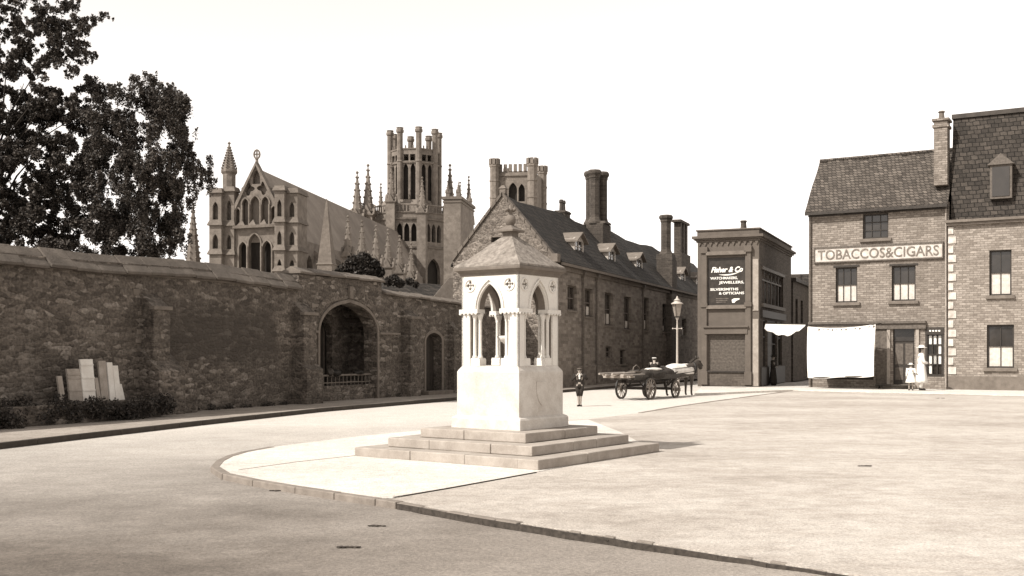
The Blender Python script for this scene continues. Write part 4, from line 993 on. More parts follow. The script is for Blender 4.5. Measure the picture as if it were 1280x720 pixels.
for h in hol[:8]:
    xs_ = [p[0] for p in h]; zs_ = [p[1] for p in h]; a, b = min(xs_), max(xs_); w_ = (b-a)/2
    mb = MB(); arch_ring(mb, (a+b)/2, min(zs_), max(zs_)-w_*1.6, w_-.02, w_*1.6-.02, .2, -.2, .05, 6, legs=True); mb.build('arch_moulding', M['cath'], cat)
for px in (303.5, 312.3, 326.5, 337.5, 310, 327.2):
    zz0, zz1 = (cz_(320, 283), cz_(320, 256)) if px not in (310, 327.2) else (cz_(320, 343), cz_(320, 308))
    mb = MB(); mb.tube([(cx_(px), -.25, zz0), (cx_(px), -.25, zz1)], .16, 6); mb.build('shaft', M['cath'], cat)
mb = MB(); z = cz_(320, 286); mb.prism([(xl, z), (xr, z+.2), (xr, z+.6), (xl, z+.4)], [], -.7, .1)
for q in range(4): x = xl+1.2+q*1.6; mb.add([(x-.6, -.7, z+.4), (x+.6, -.7, z+.4), (x, -.2, z+1.3), (x, .1, z+.4)], [(0, 1, 2), (1, 3, 2), (3, 0, 2), (0, 3, 1)])
mb.build('ledge', M['coping'], cat)
for s_ in (-1, 1):
    mb = MB(); a = Vector((xm, 0, z_a)); b = Vector((xm+s_*(xr-xl)/2, 0, z_e)); dv = (b-a).normalized(); 
    mb.add([(xm, -.35, z_a+.5), (xm, 1, z_a+.5), (b.x+s_*.2, 1, z_e+.2), (b.x+s_*.2, -.35, z_e+.2), (xm, -.35, z_a), (xm, 1, z_a), (b.x, 1, z_e-.4), (b.x, -.35, z_e-.4)], [(0, 1, 2, 3), (7, 6, 5, 4), (0, 4, 5, 1), (1, 5, 6, 2), (2, 6, 7, 3), (3, 7, 4, 0)]); mb.build('gable_coping', M['cath'], cat)
mb = MB(); mb.lathe([(.3, z_a), (.2, z_a+.8), (.25, z_a+.9)], (xm, .2, 0), 8); mb.tube([(xm+.42*math.cos(a), .2, z_a+1.6+.6*math.sin(a)) for a in np.linspace(0, 2*math.pi, 13)], .13, 6, False); mb.box(xm-.08, xm+.08, .12, .28, z_a+.9, z_a+2.3); mb.box(xm-.5, xm+.5, .12, .28, z_a+1.5, z_a+1.7); mb.build('gable_cross', M['cath'], cat)
# corner turrets of the front
def turret(px0, px1, top, levels, y0=-.8, dep=2.6, name='turret'):
    a, b = cx_(px0), cx_(px1); zt_ = cz_(px0, top); o = MB(); w_ = (b-a)/2; c = (a+b)/2
    hs = []; zl = [cz_(px0, l) for l in levels]
    segs = [(zt_-.6, zl[0])]+[(zl[i]-.6, zl[i+1]) for i in range(len(zl)-1)]
    for zt2, zb_ in segs:
        h = (zt2-zb_)
        if h > 2: hs.append(arch(c, zb_+.8, zt2-1.5, w_*.45, .9, 5))
    o.prism(rc(a, b, 0, zt_), hs, y0, y0+.5); o.box(a, b, y0+.9, y0+dep, 0, zt_-.05); o.box(a, a+.15, y0+.5, y0+.9, 0, zt_); o.box(b-.15, b, y0+.5, y0+.9, 0, zt_)
    t = o.build(name, M['cath'], cat)
    for z in zl+[zt_]:
        q = MB(); q.add([(a-.25, y0-.35, z), (b+.25, y0-.35, z), (b+.25, y0+dep+.2, z), (a-.25, y0+dep+.2, z), (a, y0, z+.7), (b, y0, z+.7), (b, y0+dep, z+.7), (a, y0+dep, z+.7)], [(3, 2, 1, 0), (4, 5, 6, 7), (0, 1, 5, 4), (1, 2, 6, 5), (2, 3, 7, 6), (3, 0, 4, 7)]); q.build('ledge', M['coping'], t)
    return t
turret(266, 281, 243, (283, 319, 340), -1.2); turret(281, 294, 240, (283, 319, 340), -.4, 1.8)
turret(347, 359, 240, (279, 314, 340), -1.2); turret(359, 373, 242, (279, 314, 340), -.4, 4)
xsp = cx_(286.5, 1.5); zb_ = cz_(286, 243, 1.5)
mb = MB(); z1_ = cz_(286, 177, 1.5); zm = cz_(286, 213, 1.5)
mb.lathe([(.95, 0), (.95, zm-.6), (1.2, zm-.3), (1.2, zm), (.95, zm+.1), (.1, z1_-.4), (.25, z1_-.25), (.05, z1_)], (xsp, 1.5, 0), 8)
for k in range(9):
    for a in range(8):
        t = k/9; r = .98*(1-t)+.08; an = a*math.pi/4; mb.ico((xsp+r*math.cos(an), 1.5+r*math.sin(an), zm+.3+(z1_-zm-.8)*t), .14, sub=1)
mb.build('spire', M['cath'], cat)
mb = MB(); x = cx_(241.5, 2); mb.lathe([(1.1, 0), (1.1, cz_(241, 330, 2)), (.1, cz_(241, 258, 2)), (.02, cz_(241, 255, 2))], (x, 2, 0), 8)
for k in range(10):
    for a in range(8):
        t = k/10; r = 1.1*(1-t)+.08; an = a*math.pi/4; mb.ico((x+r*math.cos(an), 2+r*math.sin(an), cz_(241, 330, 2)+(cz_(241, 258, 2)-cz_(241, 330, 2))*t), .14, sub=1)
mb.build('spire', M['cath'], cat)
# presbytery: roof, clerestory, aisle
CL = 80; xn = cx_(372)-.3; z_ev = 17.0; xw = -(xn); 
mb = MB()
vs = [(xm-xn, .9, z_ev), (xm, .9, z_a-.3), (xn, .9, z_ev), (xm-xn, CL, z_ev), (xm, CL, z_a-.3), (xn, CL, z_ev)]
mb.add(vs, [(0, 1, 2), (5, 4, 3), (1, 4, 5, 2), (0, 3, 4, 1), (0, 2, 5, 3)]); mb.build('roof', M['lead'], cat)
hs = []; nb2 = 12
for k in range(nb2):
    y = 6+k*6.1; hs.append(arch(y, 9.5, 13.4, 1.5, 2.2, 5))
mb = MB(); mb.prism([(1.2, 0), (CL, 0), (CL, z_ev+.5), (1.2, z_ev+.5)], hs, 0, .8, lambda x, y, z: (xn-y, x, z)); mb.build('clerestory_wall', M['cath'], cat)
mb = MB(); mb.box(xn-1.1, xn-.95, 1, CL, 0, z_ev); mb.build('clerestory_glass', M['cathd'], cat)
mb = MB(); mb.box(xm-xn, xm-xn+1, 1, CL, 0, z_ev); mb.build('north_wall', M['cath'], cat)
xa_ = xn+5.0
hs = [arch(6+k*6.1, 2.5, 5.5, 1.4, 2.0, 5) for k in range(nb2)]
mb = MB(); mb.prism([(3, 0), (CL, 0), (CL, 9.2), (3, 9.2)], hs, 0, .8, lambda x, y, z: (xa_-y, x, z)); mb.box(xn, xa_-.81, 3, 3.6, 0, 9.2); mb.build('aisle_wall', M['cath'], cat)
mb = MB(); mb.add([(xn, 3, 11), (xa_+.2, 3, 9.2), (xa_+.2, CL, 9.2), (xn, CL, 11)], [(0, 1, 2, 3)]); mb.add([(xn, 3, 10.8), (xa_+.2, 3, 9.0), (xa_+.2, CL, 9.0), (xn, CL, 10.8)], [(0, 1, 2, 3)]); mb.build('aisle_roof', M['lead'], cat)
# tall obelisk pinnacle
y_, z_ = CF.side(408, 335, xa_); 
xo = cx_(408.5, 1.0); mb = MB(); mb.sq([(1.05, 0), (1.05, cz_(408, 332, 1)), (1.2, cz_(408, 331, 1)), (1.0, cz_(408, 329, 1)), (.08, cz_(408, 250, 1)), (.02, cz_(408, 248, 1))], (xo, 1.0, 0)); mb.build('obelisk_pinnacle', M['coping'], cat)
for px, pt in ((435, 269), (452.5, 275), (470, 281), (485, 286), (499.5, 294), (514, 303)):
    y, zt_ = CF.side(px, pt, xa_); zbm = CF.side(px, pt+62, xa_)[1]; pinnacle(xa_, y, max(zbm-6, 0), zt_, .75*(1+y/200))
    mb = MB(); mb.add([(xa_-.4, y-.4, zt_-8), (xn, y-.4, z_ev-.5), (xn, y-.4, z_ev-1.6), (xa_-.4, y-.4, zt_-9.6), (xa_-.4, y+.4, zt_-8), (xn, y+.4, z_ev-.5), (xn, y+.4, z_ev-1.6), (xa_-.4, y+.4, zt_-9.6)], [(0, 1, 2, 3), (7, 6, 5, 4), (0, 4, 5, 1), (1, 5, 6, 2), (2, 6, 7, 3), (3, 7, 4, 0)]); mb.build('flying_buttress', M['cath'], cat)
# octagon and lantern
yo = 88; xo = cx_(512, yo); Yw = CF.world(xo, yo).y; sc = Yw/FPX
ro = 45*sc/math.cos(math.pi/8); zo = cz_(512, 265, yo-ro*.9); zl0 = zo-.5
def octo(r, rot=0): return [(r*math.cos(k*math.pi/4+math.pi/8+rot), r*math.sin(k*math.pi/4+math.pi/8+rot)) for k in range(8)]
def oct_walls(name, cx, cy, r, z0, z1, holesf, mat, th=.8, rot=0, parent=None):
    P_ = octo(r, rot)
    for k in range(8):
        a = Vector(P_[k]); b = Vector(P_[(k+1) % 8]); L = (b-a).length; ux = (b-a)/L; n_ = Vector((ux.y, -ux.x))
        T = lambda x, y, z, a=a, ux=ux, n_=n_: (cx+a.x+ux.x*x-n_.x*y, cy+a.y+ux.y*x-n_.y*y, z)
        mb = MB(); mb.prism(rc(0, L, z0, z1), holesf(L, z0, z1), 0, th, T); mb.build(name, M[mat], parent or cat)
rot = R(9)
def h3(L, z0, z1):
    o = []
    for q in range(3): c = L*(.27+.23*q); o.append(arch(c, z1-6.2, z1-3.6, L*.085, 1.3, 4))
    o.append(arch(L*.5, z1-18, z1-12.5, L*.28, 2.8, 5)); return o
oct_walls('octagon_wall', xo, yo, ro, 0, zo, h3, 'cath', .9, rot)
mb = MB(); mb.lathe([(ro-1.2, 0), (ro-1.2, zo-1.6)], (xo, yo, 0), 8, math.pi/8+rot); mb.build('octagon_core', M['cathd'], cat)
mb = MB(); mb.lathe([(ro+.4, zo-1.6), (ro+.5, zo-1.2), (ro-.2, zo-1.0)], (xo, yo, 0), 8, math.pi/8+rot); mb.lathe([(ro+.3, zo-7.6), (ro+.35, zo-7.2), (ro-.2, zo-7)], (xo, yo, 0), 8, math.pi/8+rot); mb.lathe([(ro+.25, zo-.1), (ro+.25, zo+.2), (ro-.2, zo+.2)], (xo, yo, 0), 8, math.pi/8+rot); mb.build('octagon_string', M['coping'], cat)
# balustrade
mb = MB(); P_ = octo(ro, rot)
for k in range(8):
    a = Vector(P_[k]); b = Vector(P_[(k+1) % 8]); n = 9
    for q in range(n): p = a.lerp(b, (q+.5)/n); mb.box(xo+p.x-.12, xo+p.x+.12, yo+p.y-.12, yo+p.y+.12, zo+.1, zo+1.5)
    mb.tube([(xo+a.x, yo+a.y, zo+1.6), (xo+b.x, yo+b.y, zo+1.6)], .2, 6)
mb.build('balustrade', M['cath'], cat)
for k in (5, 6):
    p = P_[k]
    pinnacle(xo+p[0], yo+p[1], 4, zo+ (10.5 if k in (5,) else 7.5), .95, sh=.78)
xla = cx_(518.3, yo); rl = 29.3*sc/math.cos(math.pi/8)*.97; zla = cz_(518, 192, yo); zt_ = cz_(518, 165, yo)
mb = MB(); mb.lathe([(ro-.8, zo-.9), (rl+.6, zo+3.0)], (xo+(xla-xo)*.0, yo, 0), 8, math.pi/8+rot); mb.build('octagon_roof', M['lead'], cat)
def h1(L, z0, z1): return [arch(L*.5-L*.19, z0+3.5, z1-4.2, L*.13, 1.2, 5), arch(L*.5+L*.19, z0+3.5, z1-4.2, L*.13, 1.2, 5), rc(L*.2, L*.46, z1-2.4, z1-1.0), rc(L*.54, L*.8, z1-2.4, z1-1.0)]
oct_walls('lantern_wall', xla, yo, rl, zo-1, zla, h1, 'cath', .4)
mb = MB(); mb.lathe([(rl-.9, zo-1), (rl-.9, zla-2.8)], (xla, yo, 0), 8, math.pi/8); mb.build('lantern_core', M['cathd'], cat)
mb = MB(); mb.lathe([(rl+.3, zla-2.9), (rl+.35, zla-2.6), (rl, zla-2.5)], (xla, yo, 0), 8, math.pi/8); mb.lathe([(rl+.15, zla), (rl+.2, zla+.3), (rl-.3, zla+.3), (rl-.3, zla-.1)], (xla, yo, 0), 8, math.pi/8)
for k, (a, b) in enumerate(zip(octo(rl), octo(rl)[1:]+octo(rl)[:1])):
    a = Vector(a); b = Vector(b)
    for q in range(5): p = a.lerp(b, (q+.5)/5); mb.box(xla+p.x-.12, xla+p.x+.12, yo+p.y-.12, yo+p.y+.12, zla+.3, zla+.9)
mb.build('lantern_parapet', M['cath'], cat)
for p in octo(rl):
    mb = MB(); r = .62; mb.lathe([(r*1.3, zo-1), (r, zo+1.5), (r, zla-2.8), (r*1.25, zla-2.6), (r, zla-2.3), (r, zt_-1.2), (r*1.35, zt_-1), (r*1.35, zt_-.5), (r*1.1, zt_-.3), (r*1.3, zt_), (.1, zt_+.1)], (xla+p[0], yo+p[1], 0), 8, math.pi/8); mb.build('lantern_turret', M['cath'], cat)
# stair towers and slim pinnacles round the octagon
for px, pt, y in ((446.5, 214, 78), (460, 205, 80), (476, 229, 92), (562.5, 205, 92), (575, 227, 100), (586, 220, 96)):
    x = cx_(px, y); pinnacle(x, y, 10, cz_(px, pt, y), 1.25 if px in (446.5, 460, 562.5) else .95, sh=.66)
# transept buttress block
x0, x1 = cx_(554.5, 52), cx_(575.7, 52); zt2 = cz_(565, 249, 52)
mb = MB(); mb.sq([(1, 0)], (0, 0, 0)) if False else None
mb = MB(); mb.box(x0, x1, 52, 66, 0, zt2); mb.add([(x1, 52, 0), (x1+2.2, 66, 0), (x1, 66, 0), (x1, 52, zt2*.7), (x1+.05, 66, zt2*.7)], [(0, 1, 4, 3), (0, 2, 1), (0, 3, 4, 2), (1, 2, 4)]); mb.build('transept_tower', M['brickn'] if False else M['cath'], cat)
mb = MB(); mb.box(x0-.3, x1+.3, 51.7, 66.3, zt2, zt2+.5); mb.box(x0-.15, x1+.15, 51.85, 66.2, zt2-.6, zt2-.3); mb.build('ledge', M['coping'], cat)
for x, y in ((x0+.6, 53), (x1-.6, 53), (x1-.6, 65)): pinnacle(x, y, zt2, zt2+3.4, .35, sh=.4)
# west tower
yt = 155; zt3 = cz_(645, 214, yt)
a, b = cx_(623, yt), cx_(660, yt)
mb = MB(); c = cx_(641, yt); hs = [arch(c, cz_(641, 252, yt), cz_(641, 238, yt), 1.2, 2.2, 5), arch(cx_(652, yt), cz_(641, 252, yt), cz_(641, 238, yt), .9, 1.8, 5), arch(cx_(631, yt), cz_(641, 252, yt), cz_(641, 238, yt), .7, 1.6, 5)]
mb.prism(rc(a, b, 0, zt3), hs, yt, yt+1); mb.build('west_tower_wall', M['cath'], cat)
mb = MB(); mb.box(a, b, yt+1.4, yt+14, 0, zt3-1); mb.build('west_tower_core', M['cathd'], cat)
mb = MB()
n = 6
for q in range(n): x = a+(b-a)*(q+.1)/n; mb.box(x, x+(b-a)/n*.6, yt-.2, yt+.8, zt3, zt3+2.0)
mb.box(a, b, yt-.4, yt, zt3-1.3, zt3-.6); mb.build('battlement', M['cath'], cat)
def wt(px0, px1, top, y):
    x0, x1 = cx_(px0, y), cx_(px1, y); r = (x1-x0)/2/math.cos(math.pi/8); z = cz_(px0, top, y); xm_ = (x0+x1)/2
    mb = MB(); prof = [(r, 0)]
    for q in range(1, 6): zz = z*(.55+.085*q); prof += [(r, zz-.3), (r*1.12, zz-.2), (r*1.12, zz+.1), (r*.98, zz+.2)]
    prof += [(r*.98, z-2.5), (r*1.15, z-2.2), (r*1.15, z-1.6)]
    mb.lathe([p for p in prof if p[1] <= z-1.5], (xm_, y, 0), 8, math.pi/8); t = mb.build('west_turret', M['cath'], cat)
    mb = MB()
    for k in range(8):
        an = k*math.pi/4; mb.box(-.4, .4, -.3, .3, z-1.6, z, Matrix.Translation((xm_+r*math.cos(an)*.95, y+r*math.sin(an)*.95, 0)) @ Matrix.Rotation(an+math.pi/2, 4, 'Z'))
    mb.build('battlement', M['cath'], t)
wt(612.8, 623.6, 199, yt-1); wt(659.5, 671.5, 198, yt-1); wt(672.5, 683.2, 208, yt+14); wt(630.5, 637, 211, yt+14)
x0 = cx_(666, yt); mb = MB(); mb.add([(x0, yt, 0), (cx_(678, yt+14), yt+14, 0), (cx_(678, yt+14), yt+14, zt3), (x0, yt, zt3), (x0-1, yt, 0), (cx_(678, yt+14)-1, yt+14, 0), (cx_(678, yt+14)-1, yt+14, zt3), (x0-1, yt, zt3)], [(0, 1, 2, 3), (7, 6, 5, 4), (0, 4, 5, 1), (1, 5, 6, 2), (2, 6, 7, 3), (3, 7, 4, 0)]); mb.build('west_tower_side', M['cath'], cat)

# ------------------------------------------------------------------ outbuilding behind the wall
OF = Frame(at(498, 440, 62).x, 62, R(10))
ob = thing('outbuilding', OF, 'low outbuilding with dark tiled roof peeping over the garden wall', 'house')
ow = OF.front(556, 440)[0]; oz = OF.front(520, 352)[1]
mb = MB(); mb.box(0, ow, 0, 5, 0, oz-.9); mb.build('wall', M['rubble2'], ob)
mb = MB(); mb.add([(-.8, -.3, oz-1.2), (ow, -.3, oz-1.2), (ow, 2.4, oz), (-.8, 2.4, oz+.2), (-.8, 5, oz-1), (ow, 5, oz-1)], [(0, 1, 2, 3), (3, 2, 5, 4), (0, 3, 4), (1, 5, 2), (0, 4, 5, 1)]); mb.build('roof', M['tilep'], ob)
x0, z0 = OF.front(541, 371); x1, z1 = OF.front(560, 348)
mb = MB(); mb.prism([(x0, z0-1), (x1+1.6, z0-1), (x1+1.6, z1), (x1, z1), (x0, z0)], [], -.6, -.35); mb.build('raking_gable', M['dress'], ob)

# ------------------------------------------------------------------ trees
def tree(name, base, px_clusters, Y, n, size, label, trunk_r, group, droop=0):
    t = thing(name, base, label, 'tree', group); cs = []; bp = Vector(base)
    for px, py, r in px_clusters:
        k = random.uniform(-1.3, 1.3); p = at(px, py, Y+k)-bp; rr = r/FPX*Y; cs.append((p.x, p.y, p.z, rr, rr*1.3, rr*.75))
    mb = MB(); ht = max(c[2] for c in cs)*.8; trunk_top = Vector((.25, 0, ht))
    pts = [Vector((0, 0, -.1)), Vector((.05, 0, ht*.25)), Vector((-.1, .1, ht*.5)), Vector((.1, 0, ht*.75)), trunk_top]
    mb.tube(pts, [trunk_r*1.3, trunk_r, trunk_r*.8, trunk_r*.55, trunk_r*.2], 10); mb.build('trunk', M['bark'], t, smooth=True)
    mb = MB()
    for c in cs:
        c = Vector(c[:3]); f = min(max(c.z/ht*.62, .25), .95); i = f*4; a = pts[min(int(i), 3)].lerp(pts[min(int(i)+1, 4)], i-int(i))
        if random.random() > .16 or c.z > ht*1.02: continue
        mid = a.lerp(c, .5)+Vector((random.uniform(-.3, .3), random.uniform(-.3, .3), .1+.12*(c-a).length)); r0 = trunk_r*.12
        mb.tube([a, mid, c], [r0, r0*.6, r0*.15], 6)
        for q in range(3): e = c+Vector((random.gauss(0, .2), random.gauss(0, .3), random.gauss(0, .2))); mb.tube([mid.lerp(c, .6), e], [r0*.3, .01], 4)
    mb.build('limbs', M['bark'], t, smooth=True)
    # sub-clusters for an uneven outline
    sub = []
    for x, y, z, r, ry, rz in cs:
        for q in range(9):
            dd = rng.normal(size=3)*.75; s_ = rng.uniform(.18, .6)
            sub.append((x+dd[0]*r*.8, y+dd[1]*ry*.8, z+dd[2]*rz*.8, r*s_, r*s_, r*s_*.7))
    leaves('crown', sub, n, size, M['leaf'], droop, t)
    return t
def fill(x0, x1, ytop, ybot, step, r):
    o = []; x = x0
    while x < x1:
        y = ytop(x)
        while y < ybot(x): o.append((x+random.uniform(-.5, .5)*step, y+random.uniform(-.5, .5)*step, random.uniform(*r))); y += step
        x += step
    return o
ytop = lambda x: 116+5*math.sin(x*.09)+4*math.sin(x*.23)
ybot = lambda x: 322 if x < 190 else 300-(x-190)*.5
big = fill(-80, 118, ytop, ybot, 19, (10, 19)); mid = fill(118, 228, ytop, ybot, 17, (8, 15))
gaps = [(112, 300, 9), (130, 232, 7), (165, 262, 6), (188, 215, 6), (203, 250, 9), (100, 190, 6), (200, 175, 5)]
big = [c for c in big if not any(math.hypot(c[0]-a, c[1]-b) < r+4 for a, b, r in gaps)]
mid = [c for c in mid if not any(math.hypot(c[0]-a, c[1]-b) < r+3 for a, b, r in gaps)]
hi = fill(-80, 88, lambda x: 2+8*math.sin(x*.2), lambda x: 92, 15, (7, 13))
hi = [c for c in hi if not any(math.hypot(c[0]-a, c[1]-b) < r for a, b, r in ((70, 88, 9), (20, 50, 10), (-30, 75, 12)))]
hi += [(92, 24, 8), (90, 40, 10), (94, 56, 10), (100, 32, 8), (108, 28, 8), (118, 24, 6), (128, 20, 5), (134, 17, 3), (110, 38, 7), (100, 66, 7), (110, 70, 6), (117, 66, 4), (104, 76, 5), (90, 84, 6), (84, 70, 9)]
b1_ = at(-25, 440, 36); b1_.z = .05
tree('broadleaf_tree', b1_, big+hi, 35, 190000, .052, 'tall dark broadleaf tree behind the wall with boughs reaching the top of the picture', .42, 'trees behind the wall', .12)
edge = [(205, 118, 10), (218, 116, 7), (228, 122, 6), (233, 130, 5), (212, 108, 5), (200, 106, 5), (226, 140, 7), (190, 112, 8), (222, 145, 8), (230, 160, 8), (234, 178, 8), (238, 192, 8), (244, 203, 8), (252, 206, 7), (258, 215, 7), (264, 222, 5), (240, 215, 8), (232, 230, 6), (250, 226, 6), (262, 232, 4), (215, 285, 10), (225, 268, 7), (228, 290, 8), (222, 300, 8), (236, 250, 6), (205, 300, 10), (228, 205, 8), (215, 222, 8), (244, 238, 5)]
b2_ = at(178, 440, 35); b2_.z = .05
tree('weeping_tree', b2_, mid+edge, 34, 120000, .043, 'slender drooping tree behind the wall with light hanging sprays at its right edge', .14, 'trees behind the wall', .35)
# hanging twigs at the right edge: more sprays
bt = at(452, 440, 52); bt.z = .05
t = thing('ivy_bush', bt, 'round dark bush showing above the wall in front of the cathedral', 'bush')
cs = [(lambda p: (p.x, p.y, p.z, r/FPX*52))(at(px, py, 52)-bt) for px, py, r in ((430, 338, 9), (442, 330, 11), (455, 326, 11), (466, 332, 9), (474, 340, 7), (450, 340, 12), (420, 343, 6), (462, 342, 10))]
mb = MB(); mb.tube([(0, 0, 0), (0, 0, 4.5)], [.15, .05], 6)
for c in cs: mb.tube([(0, 0, 3), c[:3]], [.06, .02], 5)
mb.build('trunk', M['bark'], t); leaves('crown', cs, 9000, .08, M['leaf2'], 0, t)
bt = at(487, 440, 50); bt.z = .05
t = thing('ivy_bush', bt, 'small ragged shrub behind the wall left of the dark outbuilding roof', 'bush')
cs = [(lambda p: (p.x, p.y, p.z, r/FPX*50))(at(px, py, 50)-bt) for px, py, r in ((485, 352, 6), (492, 350, 7), (500, 354, 6), (512, 352, 5), (520, 356, 4))]
mb = MB(); mb.tube([(0, 0, 0), (0, 0, 4.2)], [.1, .03], 6); mb.build('trunk', M['bark'], t); leaves('crown', cs, 2500, .07, M['leaf2'], 0, t)

# ------------------------------------------------------------------ street lamp
LB = at(846.5, 440, 49); LB.z = RZ
lamp = thing('street_lamp', LB, 'pale painted gas street lamp standing behind the horse', 'street lamp')
zt_ = at(846, 370, 49).z-LB.z; zh = at(846, 380, 49).z-LB.z; zl_ = at(846, 396, 49).z-LB.z; zc = at(846, 411.5, 49).z-LB.z
mb = MB(); mb.lathe([(.16, 0), (.16, .12), (.11, .18), (.10, .7), (.12, .75), (.065, .85), (.05, 1.2), (.042, zc-.05), (.06, zc), (.038, zc+.06), (.03, zl_-.15), (.06, zl_-.1), (.09, zl_-.02)], n=14); mb.build('post', M['iron'], lamp, smooth=True)
mb = MB(); mb.tube([(-.2, 0, zc+.03), (.2, 0, zc+.03)], .018, 8); mb.ico((-.2, 0, zc+.03), .04, sub=1); mb.ico((.2, 0, zc+.03), .04, sub=1); mb.build('ladder_bar', M['iron'], lamp)
mb = MB(); mb.lathe([(.13, zl_), (.24, zh)], n=4, rot=math.pi/4+.3); mb.build('lantern_glass', M['lampglass'], lamp)
mb = MB()
for k in range(4):
    an = k*math.pi/2+math.pi/4+.3; mb.tube([(.135*math.cos(an), .135*math.sin(an), zl_), (.245*math.cos(an), .245*math.sin(an), zh)], .014, 5)
mb.lathe([(.145, zl_-.03), (.145, zl_+.02)], n=4, rot=math.pi/4+.3); mb.build('lantern_frame', M['black'], lamp)
mb = MB(); mb.lathe([(.28, zh-.01), (.27, zh+.03), (.15, zh+.1), (.13, zh+.15), (.17, zh+.16), (.1, zh+.22), (.04, zh+.26), (.05, zh+.29), (.015, zt_)], n=12); mb.build('lantern_cap', M['iron'], lamp, smooth=True)

# ------------------------------------------------------------------ figures
def skin_mesh(name, verts, edges, radii, mat, parent, root=0, sub=2):
    me = bpy.data.meshes.new(name); me.from_pydata([tuple(v) for v in verts], edges, []); o = bpy.data.objects.new(name, me); COL.objects.link(o)
    md = o.modifiers.new('skin', 'SKIN'); md.use_smooth_shade = True
    sv = me.skin_vertices[0].data if me.skin_vertices else None
    if sv is None:
        bm = bmesh.new(); bm.from_mesh(me); bm.verts.layers.skin.verify(); bm.to_mesh(me); bm.free(); sv = me.skin_vertices[0].data
    for i, r in enumerate(radii):
        sv[i].radius = r if isinstance(r, tuple) else (r, r); sv[i].use_root = (i == root)
    ss = o.modifiers.new('sub', 'SUBSURF'); ss.levels = sub; ss.render_levels = sub
    dg = bpy.context.evaluated_depsgraph_get(); dg.update(); m2 = bpy.data.meshes.new_from_object(o.evaluated_get(dg)); bpy.data.objects.remove(o)
    m2.name = name; m2.materials.clear(); m2.materials.append(mat); o = bpy.data.objects.new(name, m2); COL.objects.link(o); o.parent = parent
    for p in m2.polygons: p.use_smooth = True
    return o
def join_into(o, mb):
    bm = bmesh.new(); bm.from_mesh(o.data); tmp = mb.mesh('tmp'); bm.from_mesh(tmp); bm.to_mesh(o.data); bm.free(); bpy.data.meshes.remove(tmp)
    for p in o.data.polygons: p.use_smooth = True
